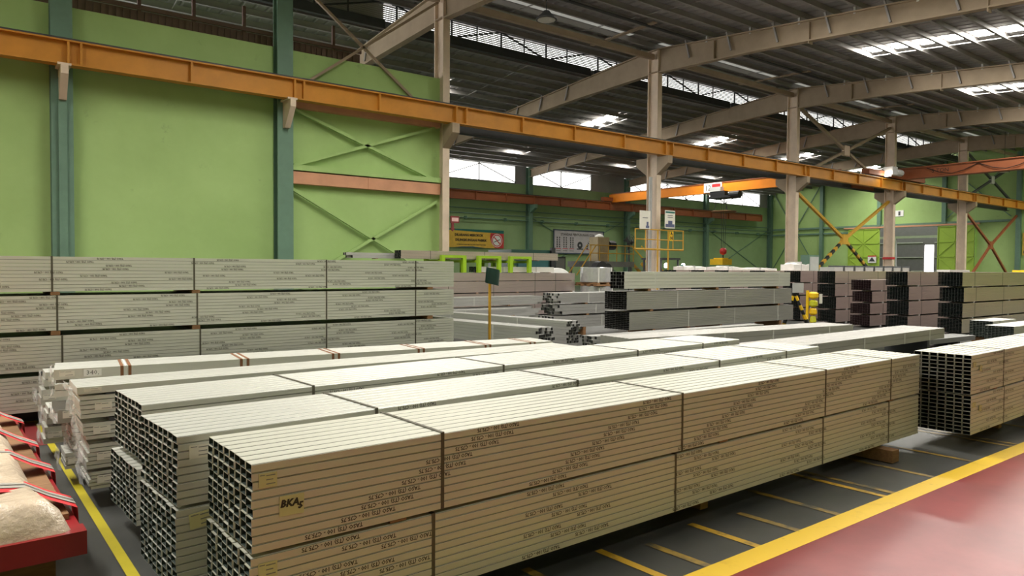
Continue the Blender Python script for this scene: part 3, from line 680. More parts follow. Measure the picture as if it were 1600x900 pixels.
# ---- loose tube bundles in the middle distance
def tubes(label, u, v, z, rz, L, nc, nr, s, hex_=False, ragged=.12, m=TUBE, straps=(), bh=.05, sag=0, cap=True):
    t = thing('tube_bundle', label, 'tube bundle', (u, v, z), math.radians(rz)); rr = random.Random(len(label)*7+nc)
    b, e = MB(), MB()
    for r in range(nr):
        for c in range(nc):
            x = rr.uniform(-ragged, ragged); y = c*s+(s/2 if (r % 2 and hex_) else 0); zz = r*s
            q = s*.96; k = .004
            b.prism([(y, zz), (y+q, zz), (y+q, zz+q), (y, zz+q)], 0, x, L+x)
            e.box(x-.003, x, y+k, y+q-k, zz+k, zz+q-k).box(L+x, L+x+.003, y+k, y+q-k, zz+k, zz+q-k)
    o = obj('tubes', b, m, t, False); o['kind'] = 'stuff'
    o = obj('dark_tube_mouths', e, BLACKP, t, False); o['kind'] = 'stuff'  # black plates on solid bars stand for the shade inside tubes
    for x in straps: link('strap', strap_mesh(nc*s, nr*s, STRAPP, .02), t, (x, 0, 0))
    for x in (.15, .8): link('batten', mesh(MB().box(0, .08, 0, nc*s, -bh, -.002), 'batten', WOOD), t, (x*L, 0, 0))
    return t
tubes('upper square-tube bundle with black ends left of the pale three-high stack', 10.95, 12.6, .78, 0, 6, 8, 4, .06, straps=(1.0, 2.6), bh=.03)
tubes('middle square-tube bundle with black ends behind the pale three-high stack', 11.0, 12.6, .52, 0, 6, 8, 3, .075, straps=(1.2, 3), bh=.04)
tubes('lower square-tube bundle with black ends behind the pale three-high stack', 10.9, 12.6, .2, 0, 6, 8, 4, .07, straps=(1.5, 3.1), bh=.195)
tubes('upper loose pipe bundle partly hidden behind the wall stack', 7.75, 16.6, .53, 0, 6, 10, 4, .06, straps=(2.0, 3.6), bh=.03, ragged=.25)
tubes('lower loose pipe bundle with curled straps behind the wall stack', 7.6, 16.6, .12, 0, 6, 10, 5, .07, straps=(2.4, 4.1), bh=.118, ragged=.3)
tubes('short pipe bundle resting between the yellow pole and the black tube ends', 9.9, 15.75, .3, 0, 2.7, 6, 3, .06, straps=(.6, 1.4), bh=.295, ragged=.15)
tubes('slanted bundle of thin tubes running away from the viewer, left one', 8.86, 10.3, .12, 97, 5.8, 7, 6, .062, straps=(1.2, 3.4), bh=.118, ragged=.08)
tubes('slanted bundle of thin tubes running away from the viewer, right one', 9.75, 10.55, .12, 97, 5.4, 6, 8, .055, straps=(1.4, 3.6), bh=.118, ragged=.08)
tubes('low bundle of square tubes with saw-tooth ends at the foot of the pale stack', 8.7, 9.0, .12, 0, 5, 5, 5, .06, straps=(1,), bh=.118, ragged=.05)
tubes('row of loose pipes laid on the floor beyond the yellow pole', 6.4, 10.0, .1, 97, 5.5, 9, 3, .06, bh=.098, ragged=.1)

# ---- lime stacking racks with their load
def rack(label, u):
    t = thing('stacking_rack', label, 'rack', (u, 18.5, 1.45), 0, 'lime racks under the pink bundle')
    for x in (0, .78):
        for y in (18.55, 19.5): obj('leg', MB().box(u+x, u+x+.12, y, y+.12, 1.445, 1.9), LIME, t)
    for y in (18.55, 19.5): obj('top_bar', MB().box(u, u+.9, y, y+.12, 1.9, 1.98), LIME, t)
    for x in (0, .78): obj('cross_bar', MB().box(u+x, u+x+.12, 18.67, 19.5, 1.76, 1.84), LIME, t)
rack('lime green stacking rack nearest the wall stack', 11.5)
rack('lime green stacking rack in front of the parked vehicle', 14.1)
rack('lime green stacking rack standing behind the other two', 12.85)
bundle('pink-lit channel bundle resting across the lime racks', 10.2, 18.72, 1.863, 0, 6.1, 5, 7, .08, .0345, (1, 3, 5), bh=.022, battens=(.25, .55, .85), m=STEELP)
tubes('small tube bundle poking out left on the lime racks', 8.8, 19.2, 1.863, 0, 5.5, 3, 2, .08, bh=.022)
bundle('short channel bundle lying under the lime racks', 12.95, 18.75, 1.46, 0, 3.2, 6, 5, .08, .035, (1.0, 2.4), bh=.02, battens=(.05, .5, .93))

# ---- sheet-metal coils
def coil(label, u, v, z, r, h, m, band=True):
    t = thing('steel_coil', label, 'coil', (u, v, z))
    b = MB().lathe([(r*.45, 0), (r-.02, 0), (r, .02), (r, h-.02), (r-.02, h), (r*.45, h), (r*.45, 0)], (u, v, z), 40)
    b.f = b.f[:-2]
    obj('coil_body', b, m, t, smooth=False)
    for a in (.3, 1.9, 4.1, 5.2):
        obj('strap', MB().box(u+(r+.003)*math.cos(a)-.02, u+(r+.003)*math.cos(a)+.02, v+(r+.003)*math.sin(a)-.02, v+(r+.003)*math.sin(a)+.02, z, z+h), STRAPP, t)
    return t
coil('lower wrapped steel coil under the brown timber band', 17.55, 18.1, .02, .56, .98, mat('coil_wrap', (200, 200, 202), .25, .5, .12, 6, bump=.3))
coil('upper wrapped steel coil on the brown timber band', 17.52, 18.1, 1.12, .55, .52, MATS['coil_wrap'])
t = thing('timber_pallet', 'dark timber pallet between the two stacked steel coils', 'pallet', (17.55, 18.1, 1.0))
for y in (17.62, 17.95, 18.25, 18.55): obj('slat', MB().box(17.0, 18.1, y-.08, y+.08, 1.003, 1.055), WOOD, t)
for x in (17.05, 17.5, 17.95): obj('slat', MB().box(x, x+.12, 17.54, 18.63, 1.057, 1.115), WOOD, t)
t = thing('steel_coil', 'white-wrapped steel coil lying on its side behind the stacked coils', 'coil', (17.6, 20.5, 0))
b = MB().lathe([(.3, 0), (.78, 0), (.8, .02), (.8, .88), (.78, .9), (.3, .9), (.3, 0)], (0, 0, 0), 32); b.f = b.f[:-2]
b.xform(Matrix.Translation((17.2, 20.6, .81)) @ Matrix.Rotation(PI/2, 4, 'X')); obj('coil_body', b, WHITE, t)
b = MB().lathe([(.3, 0), (.5, .0), (.5, .02), (.3, .02), (.3, 0)], (0, 0, 0), 24); b.f = b.f[:-2]
b.xform(Matrix.Translation((17.2, 19.69, .81)) @ Matrix.Rotation(PI/2, 4, 'X')); obj('core_ring', b, GREY, t)

# ---- sign on a pole between the stacks
t = thing('pole_sign', 'dark green bent sign plate on a mustard pole beside the wall stack', 'sign', (6.12, 8.54, 0))
obj('pole', MB().tube([(6.12, 8.54, .03), (6.12, 8.54, 1.42)], .022, 10), YELLOWD, t)
obj('foot', MB().lathe([(.2, 0), (.2, .03), (.03, .05)], (6.12, 8.54, 0), 16), YELLOWD, t)
b = MB(); n_ = 7
for i in range(n_):
    x = -.13+.26*i/(n_-1); d_ = .03*math.sin(i*1.1)
    for zz, yy in ((1.36, -.02), (1.59, -.05)): 
        b.v.append((6.12+x*.95, 8.5+yy+d_, zz-x*.22))
for i in range(n_-1): b.f.append((2*i, 2*i+2, 2*i+3, 2*i+1))
k_ = len(b.v); b.v += [(x, y+.006, z) for x, y, z in b.v]; b.f += [tuple(k_+i for i in reversed(f)) for f in b.f[:n_-1]]
obj('sign_plate', b, mat('dark_green_plate', (26, 62, 54), .5), t)
# ---- barricade and post with caution wrapping near the pale stack
t = thing('barricade', 'black and yellow striped barrier stand with a white notice', 'barrier', (17.55, 10.6, 0))
for p, q in (((17.3, 10.75, .02), (17.55, 10.6, 1.0)), ((17.85, 10.35, .02), (17.6, 10.6, 1.0)), ((17.5, 10.9, .02), (17.57, 10.6, 1.0)), ((17.75, 10.2, .02), (17.57, 10.6, 1.0))):
    lg = obj('leg', MB().bar(p, q, .08, .05), BLACKP, t)
    for k in range(4):
        f0, f1 = (k+.1)/4, (k+.6)/4
        L_ = lambda f: tuple(p[i]+(q[i]-p[i])*f for i in range(3))
        obj('hazard_stripe', MB().bar(L_(f0), L_(f1), .085, .055), YELLOW, lg)
obj('notice', MB().bar((17.4, 10.55, 1.12), (17.75, 10.45, 1.12), .02, .26), LGREY, t)
obj('stem', MB().box(17.54, 17.6, 10.52, 10.58, .98, 1.1), BLACKP, t)
t = thing('caution_post', 'yellow post wound with yellow-black caution tape near the far towers', 'post', (18.9, 11.0, 0))
obj('post', MB().tube([(18.9, 11.0, .0), (18.9, 11.0, 1.02)], .04, 10), YELLOW, t)
obj('base', MB().lathe([(.16, 0), (.16, .03), (.05, .05)], (18.9, 11.0, 0), 16), YELLOWD, t)
for k in range(4): obj('tape_wrap', MB().lathe([(.06, 0), (.14-.015*k, .05), (.14-.02*k, .16), (.07, .2)], (19.03, 10.9, .78-k*.23), 10), YELLOW if k % 2 == 0 else mat('lime_tape', (190, 190, 40), .5), t)
obj('paper_flag', MB().box(19.15, 19.3, 10.78, 10.79, .65, .92), PAPER, t)

# ---- cage and posters on the second column
t = thing('guard_cage', 'mustard tube guard frame around the column below the posters', 'guard frame', (26.4, 23.1, 2.5))
for z in (2.52, 2.98, 3.45): obj('rail', MB().tube([(24.65, 22.9, z), (28.05, 22.9, z)], .03 if z > 2.6 else .05, 6), YELLOWD, t)
for u in (24.65, 25.35, 27.3, 28.05): obj('upright', MB().tube([(u, 22.9, 2.5), (u, 22.9, 3.47)], .03, 6), YELLOWD, t)
obj('standard', MB().tube([(26.95, 22.9, 0), (26.95, 22.9, 3.47)], .04, 6), YELLOWD, t)
obj('standard', MB().tube([(26.2, 22.9, 0), (26.2, 22.9, 3.47)], .04, 6), YELLOWD, t)
pl = obj('grid_plate', MB().box(26.98, 27.2, 22.83, 22.85, 2.95, 3.4), YELLOW, t)
text('plate_letters', 'A\nN', .22, INK, t, MW[t].inverted() @ Vector((27.09, 22.82, 3.19)), FACE_Y, bold=.01)
def poster(label, u, z, top, blob, head):
    t = thing('poster', label, 'poster', (u, 22.85, z))
    obj('sheet', MB().box(u-.36, u+.36, 22.8, 22.82, z, z+.85), PAPER, t)
    if top: obj('print_band', MB().box(u-.33, u+.33, 22.793, 22.8, z+.72, z+.8), TEAL, t)
    b = MB()
    if top: b.box(u-.32, u+.32, 22.794, 22.8, z+.05, z+.2).box(u-.14, u+.16, 22.793, 22.8, z+.2, z+.36)
    else: b.box(u+.05, u+.27, 22.794, 22.8, z+.05, z+.16).box(u+.1, u+.22, 22.793, 22.8, z+.16, z+.34)
    obj('print_picture', b, blob, t, kind='stuff')
    b = MB()
    for i in range(head): b.box(u-.18, u+.18, 22.794, 22.8, z+.5+i*.09, z+.54+i*.09)
    obj('print_lines', b, GREY, t)
poster('pale poster left of the posted column, small picture at its foot', 25.2, 3.45, False, mat('poster_blue', (90, 96, 130), .6), 1)
poster('poster right of the posted column with a teal band', 26.95, 3.55, True, MATS['poster_blue'], 2)
# ---- red arrow sign on the column that ends the green wall
t = thing('arrow_sign', 'small dark red arrow sign hung on the column beside the no-smoking banner', 'sign', (14.85, 23.1, 3.2))
obj('plate', MB().box(14.72, 15.1, 23.1, 23.14, 3.3, 3.56), mat('dark_red', (120, 40, 40), .6), t)
obj('white_field', MB().box(14.76, 15.06, 23.092, 23.1, 3.36, 3.5), mat('pink_white', (220, 180, 175), .6), t)
obj('arrow', MB().prism([(14.76, 3.3), (14.76, 3.1), (14.7, 3.1), (14.81, 2.98), (14.92, 3.1), (14.86, 3.1), (14.86, 3.3)], 1, 23.1, 23.14), MATS['dark_red'], t)
# ---- banners on the rear wall
t = thing('banner', 'yellow no-smoking banner on the rear green wall', 'banner', (33, BACK-.05, 3.3))
y = BACK-.16
obj('cloth', MB().box(30.2, 35.9, y, y+.02, 3.22, 4.7), mat('banner_yellow', (222, 182, 70), .7), t)
obj('teal_band', MB().prism([(30.2, 4.7), (30.2, 4.6), (33, 4.52), (35.9, 4.44), (35.9, 4.7)], 1, y-.006, y), TEAL, t)
obj('blue_band', MB().prism([(30.8, 3.22), (34.0, 3.22), (32.8, 3.32), (31.8, 3.3)], 1, y-.006, y), mat('banner_blue', (50, 90, 110), .7), t)
obj('red_panel', MB().prism([(35.9, 3.22), (35.9, 4.44), (34.55, 4.46), (34.5, 4.1), (34.6, 3.7), (34.95, 3.3), (35.05, 3.22)], 1, y-.008, y), mat('banner_red', (196, 54, 54), .7), t)
def disc(cx, cz, r0, r1, y0, y1, n=28):
    b = MB()
    for i in range(n):
        for rr in ((r0, r1)):
            for yy in (y0, y1): b.v.append((cx+rr*math.cos(2*PI*i/n), yy, cz+rr*math.sin(2*PI*i/n)))
    for i in range(n):
        a = 4*i; c = 4*((i+1) % n); b.f += [(a, c, c+2, a+2), (a+1, a+3, c+3, c+1), (a+2, c+2, c+3, a+3), (a, a+1, c+1, c)]
    return b
obj('white_disc', disc(35.2, 3.86, 0, .55, y-.012, y-.008), WHITE, t)
obj('red_ring', disc(35.2, 3.86, .42, .5, y-.016, y-.012), MATS['banner_red'], t)
obj('red_slash', MB().bar((34.88, y-.014, 4.15), (35.52, y-.014, 3.57), .006, .09, (0, 0, 1)), MATS['banner_red'], t)
obj('cigarette', MB().bar((34.9, y-.013, 3.72), (35.5, y-.013, 3.95), .004, .06, (0, 0, 1)), INK, t)
Mi = MW[t].inverted()
text('lettering', 'DILARANG MEROKOK', .27, INK, t, Mi @ Vector((32.42, y-.01, 4.22)), FACE_Y, bold=.012, spacing=1.02)
text('lettering', 'DILINGKUNGAN PABRIK', .27, INK, t, Mi @ Vector((32.62, y-.01, 3.82)), FACE_Y, bold=.012, spacing=1.02)
text('small_lettering', 'UTAMAKAN KESELAMATAN DAN KESEHATAN KERJA', .12, INK, t, Mi @ Vector((32.66, y-.01, 3.46)), FACE_Y, bold=.003)
t = thing('banner', 'framed grey banner on coil stacking on the rear green wall', 'banner', (44.4, BACK-.05, 2.9))
obj('cloth', MB().box(41.4, 47.5, y, y+.02, 2.95, 5.0), mat('banner_grey', (196, 192, 196), .7), t)
for a, b_, c, d in ((41.35, 47.55, 4.95, 5.05), (41.35, 47.55, 2.88, 2.98), (41.35, 41.47, 2.9, 5.05), (47.43, 47.55, 2.9, 5.05)):
    obj('border', MB().box(a, b_, y-.03, y, c, d), mat('slate_blue', (58, 74, 92), .6), t)
Mi = MW[t].inverted()
text('lettering', 'STANDAR PENYUSUNAN COIL', .3, INK, t, Mi @ Vector((44.3, y-.005, 4.62)), FACE_Y, bold=.006)
for i, x in enumerate((41.95, 42.75, 43.55)):
    b = MB()
    for k in range(5):
        for dx in (-.2, .08): b.box(x+dx, x+dx+.12, y-.006, y, 3.45+k*.2, 3.6+k*.2)
    obj('diagram', b, DGREY, t)
    obj('red_line', MB().box(x-.3, x+.3, y-.006, y, 3.33, 3.38), MATS['banner_red'], t)
    obj('caption', MB().box(x-.25, x+.25, y-.006, y, 3.14, 3.2), GREY, t)
obj('diagram', disc(44.55, 3.7, .1, .32, y-.006, y, 16).box(44.15, 44.95, y-.006, y, 3.3, 3.4), DGREY, t)
b = MB(); rr = random.Random(5)
for i in range(16):
    a = PI*i/15; b.bar((46.3+.75*math.cos(a), y-.004, 3.4+.75*math.sin(a)), (46.3+.95*math.cos(a), y-.004, 3.42+.9*math.sin(a)), .006, .1, (0, 0, 1))
obj('diagram', b, DGREY, t)
obj('red_line', MB().box(45.3, 46.1, y-.006, y, 3.3, 3.35), MATS['banner_red'], t)
obj('logo', MB().box(46.95, 47.2, y-.006, y, 4.5, 4.78), DGREY, t)
t = thing('wall_sign', 'small white sign on the right end wall over the doorway', 'sign', (UEND-.05, 34, 7.1))
obj('plate', MB().box(UEND-.05, UEND-.01, 33.3, 34.1, 7.0, 7.6), WHITE, t)
obj('mark', MB().box(UEND-.06, UEND-.05, 33.6, 33.8, 7.1, 7.5), DGREY, t)
t = thing('warning_sign', 'white sign with a dark triangle on the left door leaf', 'sign', (UEND-.4, 36.2, 2.5))
obj('plate', MB().box(UEND-.4, UEND-.36, 35.75, 36.6, 2.35, 3.1), WHITE, t)
obj('triangle', MB().prism([(35.85, 2.5), (36.5, 2.5), (36.18, 2.95)], 0, UEND-.41, UEND-.4), DGREY, t)
obj('red_bar', MB().box(UEND-.41, UEND-.4, 35.75, 36.6, 3.0, 3.1), RED, t)
t = thing('notice_board', 'yellow notice board at the right image edge by the end column', 'sign', (UEND-.5, 22.9, 2))
obj('board', MB().box(UEND-.12, UEND-.04, 21.6, 23.1, 3.0, 5.0), mat('board_yellow', (206, 176, 70), .6), t)
obj('symbol', disc(0, 0, .2, .26, -.006, 0, 16).xform(Matrix.Translation((UEND-.125, 22.75, 3.3)) @ Matrix.Rotation(PI/2, 4, 'Z')), DGREY, t)

# ---- coil platform with stair, fan, machines near the rear wall
t = thing('work_platform', 'steel work platform with yellow handrails and a stair before the rear wall', 'platform', (34, 33, 0))
obj('deck', MB().box(30.6, 34.6, 32.2, 34.2, 1.7, 2.05), GREY, t)
for x in (30.7, 34.4):
    for yv in (32.3, 34.0): obj('leg', MB().box(x, x+.12, yv, yv+.12, 0, 1.7), GREY, t)
for z in (2.55, 3.05): obj('handrail', MB().tube([(30.6, 32.2, z), (34.6, 32.2, z)], .035, 6), YELLOWD, t)
for i in range(6): obj('handrail_post', MB().tube([(30.7+i*.76, 32.2, 2.05), (30.7+i*.76, 32.2, 3.05)], .03, 6), YELLOWD, t)
for yv in (31.6, 32.4):
    obj('stair_rail', MB().tube([(34.6, yv, 3.05), (36.9, yv-.4, 1.0)], .04, 6), YELLOW, t)
    obj('stair_rail', MB().tube([(30.6, yv, 3.05), (29.0, yv, 1.2)], .035, 6), YELLOWD, t)
    obj('stringer', MB().bar((34.6, yv, 1.95), (36.8, yv-.3, .05), .05, .2), YELLOWD, t)
for k in range(6): obj('tread', MB().box(34.8+k*.36, 35.1+k*.36, 31.5, 32.3, 1.62-k*.31, 1.66-k*.31), GREY, t)
obj('machine_housing', MB().box(31.9, 32.9, 32.8, 33.6, 2.05, 3.6), mat('beige_machine', (176, 160, 130), .6), t)
obj('cap', MB().lathe([(.3, 0), (.25, .12), (.05, .2)], (32.4, 33.2, 3.6), 16), WHITE, t)
obj('motor', MB().tube([(32.95, 33.0, 3.1), (33.5, 33.0, 3.1)], .3, 12), BLACKP, t)
t = thing('industrial_fan', 'round dark industrial fan on a post right of the work platform', 'fan', (36.2, 34.2, 0))
obj('post', MB().tube([(36.2, 34.2, 0), (36.2, 34.2, 2.9)], .05, 8), DGREY, t)
b = MB()
for r in (.2, .4, .58):
    b.tube([(36.2+r*math.cos(a*PI/12), 34.0+r*.3*math.cos(a*PI/12), 3.35+r*math.sin(a*PI/12)) for a in range(25)], .018, 5)
for a in range(12): b.bar((36.2, 34.0, 3.35), (36.2+.58*math.cos(a*PI/6), 34.0+.17*math.cos(a*PI/6), 3.35+.58*math.sin(a*PI/6)), .015, .015)
obj('cage', b, DGREY, t)
for a in range(3):
    a *= 2*PI/3; obj('blade', MB().add([(36.2, 34.05, 3.35), (36.2+.5*math.cos(a), 34.15, 3.35+.5*math.sin(a)), (36.2+.5*math.cos(a+.8), 34.28, 3.35+.5*math.sin(a+.8))], [(0, 1, 2)]), DGREY, t)
obj('hub', MB().tube([(36.2, 33.95, 3.35), (36.2, 34.3, 3.35)], .12, 10), BLACKP, t)
t = thing('machine_cabinet', 'dark machine cabinet with grey panels left of the work platform', 'machine', (27.8, 33, 0))
obj('body', MB().box(26.4, 29.0, 32.6, 34, 0, 2.3), DGREY, t)
for i in range(3): obj('panel', MB().box(26.5+i*.85, 27.2+i*.85, 32.56, 32.6, .9, 2.2), GREY, t)
t = thing('parked_truck', 'dark green truck cab parked behind the right lime rack', 'vehicle', (18.3, 22.6, 0))
obj('cab', MB().prism([(16.4, .5), (18.6, .5), (18.6, 2.2), (18.4, 2.3), (16.4, 2.3)], 1, 21.5, 23.0), mat('truck_green', (22, 58, 52), .4), t)
obj('windscreen', MB().box(16.7, 18.2, 21.47, 21.5, 1.45, 2.1), mat('dark_glass', (40, 80, 84), .1, 0, .1), t)
obj('pillar', MB().box(18.3, 18.5, 21.4, 21.5, .5, 2.4), BLACKP, t)
for x in (16.9, 18.1): obj('wheel', MB().tube([(x, 21.5, .45), (x, 21.8, .45)], .45, 16), BLACKP, t)
t = thing('forklift', 'forklift with two lit headlamps behind the posted column', 'vehicle', (30.5, 26.5, 0))
obj('body', MB().box(29.8, 31.4, 25.6, 27.2, .3, 1.5), DGREY, t)
obj('overhead_guard', MB().box(29.8, 31.4, 25.8, 27.2, 2.1, 2.2), BLACKP, t)
for x in (29.85, 31.25):
    for yv in (25.85, 27.05): obj('guard_post', MB().box(x, x+.08, yv, yv+.08, 1.5, 2.1), BLACKP, t)
    obj('headlamp', disc(x+.05, 1.78, 0, .13, 25.5, 25.56, 14), LAMP, t)
    obj('wheel', MB().tube([(x, 25.7, .35), (x+.25, 25.7, .35)], .35, 14), BLACKP, t)
for k, (u, v) in enumerate(((28.2, 26.0), (29.0, 26.4))):
    t = thing('drum_fan', ('dark round drum fan directly left of the posted column foot', 'smaller dark drum fan beside the posted column foot')[k], 'fan', (u-2.6, v, 0))  # round drum fans on stands
    obj('drum', MB().tube([(u-2.6, v, 1.55), (u-2.6, v+.4, 1.55)], .42-.1*k, 18), BLACKP, t)
    obj('stand', MB().box(u-2.65, u-2.55, v+.1, v+.3, 0, 1.2), DGREY, t)
t = thing('cabinet', 'grey glazed cabinet with a green frame at the column left of the hazard brace', 'cabinet', (38.4, 22.6, 0))
obj('frame', MB().box(38.2, 39.3, 22.2, 22.7, 0, 2.45), GREEND, t)
obj('panel', MB().box(38.3, 39.2, 22.16, 22.2, 1.2, 2.35), LGREY, t)

# ---- things lying on the far towers
def parcel(label, u, v, z, w, d, h):
    t = thing('wrapped_parcel', label, 'parcel', (u, v, z))
    b = MB(); rr = random.Random(int(u*100+v)); nx, ny = 7, 5
    for i in range(nx):
        for j in range(ny):
            e = min(i, nx-1-i, j, ny-1-j); b.v.append((u+w*i/(nx-1), v+d*j/(ny-1), z+(h*(.72+.28*rr.random()) if e else h*(.6+.2*rr.random()))))
    top = len(b.v)
    for i in range(nx):
        for j in range(ny): b.v.append((u+w*i/(nx-1), v+d*j/(ny-1), z))
    for i in range(nx-1):
        for j in range(ny-1):
            a = i*ny+j; b.f += [(a, a+ny, a+ny+1, a+1), (top+a, top+a+1, top+a+ny+1, top+a+ny)]
    for i in range(nx-1):
        a, c = i*ny, (i+1)*ny; b.f.append((a, top+a, top+c, c)); a, c = i*ny+ny-1, (i+1)*ny+ny-1; b.f.append((a, c, top+c, top+a))
    for j in range(ny-1):
        a, c = j, j+1; b.f.append((a, c, top+c, top+a)); a, c = (nx-1)*ny+j, (nx-1)*ny+j+1; b.f.append((a, top+a, top+c, c))
    obj('wrapping', b, mat('white_wrap', (224, 222, 218), .4, 0, .08, 9, bump=.3), t)
    obj('tie_band', MB().box(u+w*.45, u+w*.5, v-.01, v+d+.01, z, z+h*1.02), LGREY, t)
zt = .05+3*.388+.352
parcel('wide white wrapped parcel on a far tower below the crane hook', 21.2, 17.25, zt+.003, 1.3, .5, .16)
parcel('white wrapped parcel on a far tower right under the yellow magnet', 21.6, 16.05, zt+.003, 1.3, .5, .16)
parcel('thick white wrapped parcel on a far tower left of the glazed cabinet', 22.4, 13.55, zt+.003, .95, .5, .3)
parcel('thin white parcel lying on a far tower between the two larger ones', 21.6, 14.95, zt+.003, 2.0, .5, .1)
for i in range(8):
    t = thing('steel_section', f'{ORD[i]} grey capped section from the left in the row on a far tower', 'steel section', (20.5+i*.62, 11.1, zt+.003), 0, 'row of capped sections on a far tower')
    u = 20.5+i*.62
    obj('section', MB().box(u, u+.58, 11.1, 11.55, zt+.003, zt+.12), LGREY, t)
    obj('end_cap', MB().prism([(u+.5, zt+.003), (u+.6, zt+.003), (u+.58, zt+.17), (u+.52, zt+.17)], 1, 11.08, 11.57), DGREY, t)
for i, (u, v) in enumerate(((22.4, 8.7), (24.6, 7.5))):
    t = thing('steel_section', ('flat white steel piece on the second far tower from the right', 'flat grey steel piece with a yellow end on the rightmost far tower')[i], 'steel section', (u, v, zt+.003))
    obj('section', MB().box(u, u+1.4, v, v+.35, zt+.003, zt+.06), LGREY if i == 0 else GREY, t)
    if i: obj('yellow_end', MB().box(u-.2, u, v, v+.3, zt+.003, zt+.06), YELLOW, t)

# ---- wrapped sheet package on a red skid, lower left corner
t = thing('sheet_package', 'plastic-wrapped sheet package with red ratchet straps on a red skid', 'package', (-.53, 3.68, 0), math.radians(2))
def lp(x, y, z): return (x, y, z)
X0, X1, Y0, Y1 = -1.3, .98, .15, 3.5     # local: right edge at X1, near end at Y0
obj('skid', MB().box(X0, X1, Y0-.02, Y1, .25, .33).box(X0, X1, Y0-.02, Y0+.1, .33, .36), mat('skid_red', (150, 34, 38), .35), t, False)
for y in (.35, 1.7, 3.1): obj('bearer', MB().box(X0, X1-.1, y, y+.15, 0, .248), WOOD, t, False)
obj('side_board', MB().box(X1-.2, X1-.03, Y0+.3, Y1-.02, .332, .36), WOOD, t, False)
b = MB(); nx, ny = 46, 90; rr = random.Random(4)
from mathutils import noise as NZ
for i in range(nx):
    for j in range(ny):
        fx, fy = i/(nx-1), j/(ny-1); yv = Y0+(Y1-Y0)*fy; x = X0+(X1-.04-.08*min(1, fy*5)-X0)*fx
        e = min((1-fx)*(X1-X0)/.1, fy*(Y1-Y0)/.1, (1-fy)*(Y1-Y0)/.25, 1.); e = max(e, 0)**.55
        z = .335+.165*e
        w_ = NZ.noise((x*5, yv*5, 1))*.02+NZ.noise((x*14, yv*22, 4))*.012+abs(NZ.noise((x*3+yv*4, yv*9, 8)))*.018
        pinch = sum(math.exp(-((yv-q)/.06)**2) for q in (.62, 1.42, 2.18, 3.1))
        b.v.append((x, yv, z+w_*(.35+.65*min(1, e+.3))-.014*min(1, pinch)))
for i in range(nx-1):
    for j in range(ny-1): a = i*ny+j; b.f.append((a, a+ny, a+ny+1, a+1))
obj('plastic_wrap', b, WRAP, t, False, smooth=True)
RS = mat('red_strap', (232, 56, 62), .5, 0, .05); GS = mat('grey_strap', (176, 170, 160), .5, 0, .08); GL = mat('grey_line', (110, 104, 98), .6)
for q in (.62, 1.42, 2.18, 3.1):
    pts = [(X0, .512), (X1-.55, .512), (X1-.34, .505), (X1-.2, .485), (X1-.1, .42), (X1+.015, .36), (X1+.02, .26)]
    def ribbon(y0, y1, dz, a=0, bb=None):
        P = pts[a:bb]; r = MB()
        for x, z in P: r.v += [(x+dz*.3, y0, z+dz), (x+dz*.3, y1, z+dz)]
        for i in range(len(P)-1): r.f.append((2*i, 2*i+2, 2*i+3, 2*i+1))
        return r
    s_ = obj('ratchet_strap', ribbon(q-.115, q+.115, .006), RS, t, False)
    obj('grey_webbing', ribbon(q-.05, q+.055, .010, 1, 6), GS, s_, False)
    obj('stripe', ribbon(q-.005, q+.008, .013), GL, s_, False)
sl = obj('paper_label', MB().box(X1-.75, X1-.45, .35, .43, .523, .525), PAPER, t, False)
b = MB()
for i in range(14): b.box(X1-.6+i*.009, X1-.6+i*.009+.004, .37, .41, .526, .5265)
obj('label_print', b, INK, sl, False)
t = thing('plastic_scrap', 'crumpled clear plastic scrap on the floor by the red skid', 'plastic scrap', (.46, 3.15, 0))
b = MB(); rr = random.Random(9)
for i in range(6):
    for j in range(6): b.v.append((.4+i*.045, 3.1+j*.045, .01+rr.random()*.07))
for i in range(5):
    for j in range(5): a = i*6+j; b.f.append((a, a+6, a+7, a+1))
obj('film', b, FILM, t)

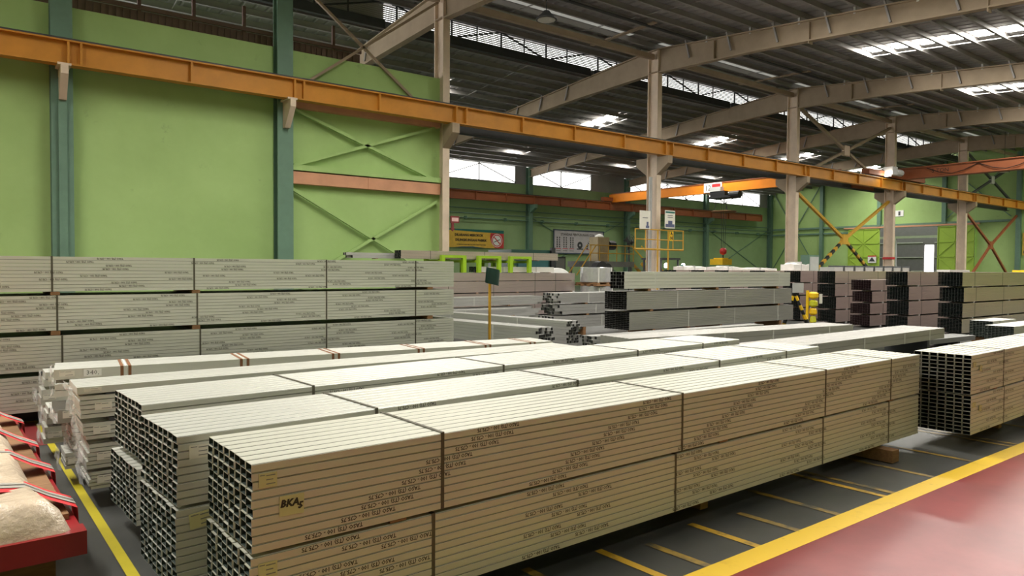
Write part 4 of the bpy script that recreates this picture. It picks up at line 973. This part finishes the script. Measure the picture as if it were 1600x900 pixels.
# ---- workers, mostly hidden behind the stacks
def worker(label, x, y, face, shirt, helmet):
    t = thing('person', label, 'person', (x, y, 0), face)
    J = {'pel': (0, 0, .95), 'bel': (0, 0, 1.1), 'che': (0, 0, 1.32), 'nec': (0, 0, 1.47), 'hea': (0, -.01, 1.54), 'crn': (0, -.01, 1.68),
         'shl': (-.18, 0, 1.4), 'ell': (-.24, .02, 1.12), 'wrl': (-.2, -.12, .9), 'hal': (-.19, -.16, .83), 'shr': (.18, 0, 1.4), 'elr': (.24, .02, 1.12), 'wrr': (.2, -.12, .9), 'har': (.19, -.16, .83),
         'hil': (-.1, 0, .9), 'knl': (-.11, -.02, .5), 'anl': (-.12, .02, .09), 'tol': (-.13, -.14, .04), 'hir': (.1, 0, .9), 'knr': (.11, -.02, .5), 'anr': (.12, .02, .09), 'tor': (.13, -.14, .04)}
    R = {'pel': .14, 'bel': .125, 'che': .15, 'nec': .06, 'hea': .075, 'crn': .09, 'shl': .07, 'ell': .05, 'wrl': .035, 'hal': .04, 'hil': .09, 'knl': .062, 'anl': .042, 'tol': .04}
    E_ = ['pel bel', 'bel che', 'che nec', 'nec hea', 'hea crn', 'che shl', 'shl ell', 'ell wrl', 'wrl hal', 'che shr', 'shr elr', 'elr wrr', 'wrr har', 'pel hil', 'hil knl', 'knl anl', 'anl tol', 'pel hir', 'hir knr', 'knr anr', 'anr tor']
    ks = list(J); me = bpy.data.meshes.new('body'); me.from_pydata([J[k] for k in ks], [tuple(ks.index(q) for q in e.split()) for e in E_], [])
    me.materials.append(shirt); o = link('body', me, t)
    sk = o.modifiers.new('skin', 'SKIN'); o.modifiers.new('sub', 'SUBSURF').levels = 1
    for i, k in enumerate(ks):
        r = R.get(k) or R[k[:-1]+'l']; me.skin_vertices[0].data[i].radius = (r, r)
    me.skin_vertices[0].data[0].use_root = True
    SK = mat('skin', (150, 104, 78), .6)
    hd = obj('head', MB().lathe([(.05, -.1), (.075, -.05), (.085, .02), (.08, .08), (.05, .12)], (0, -.02, 1.62), 16), SK, t, False, smooth=True)
    obj('nose', MB().prism([(-.12, 1.6), (-.1, 1.6), (-.1, 1.65)], 0, -.012, .012), SK, hd, False)
    hm = obj('helmet', MB().lathe([(.15, 0), (.125, .015), (.12, .08), (.08, .13), (.02, .15)], (0, -.02, 1.66), 18), helmet, t, False, smooth=True)
    obj('peak', MB().box(-.08, .08, -.2, -.1, 1.66, 1.672), helmet, hm, False)
worker('worker in a teal helmet, only head showing over the pale stack', 27.6, 22.6, .6, DGREY, TEAL)
worker('worker in a yellow-green helmet and blue clothes under the raised pink bundle', 15.9, 20.9, .3, mat('navy', (30, 40, 70), .8), mat('hi_vis', (190, 220, 60), .5))
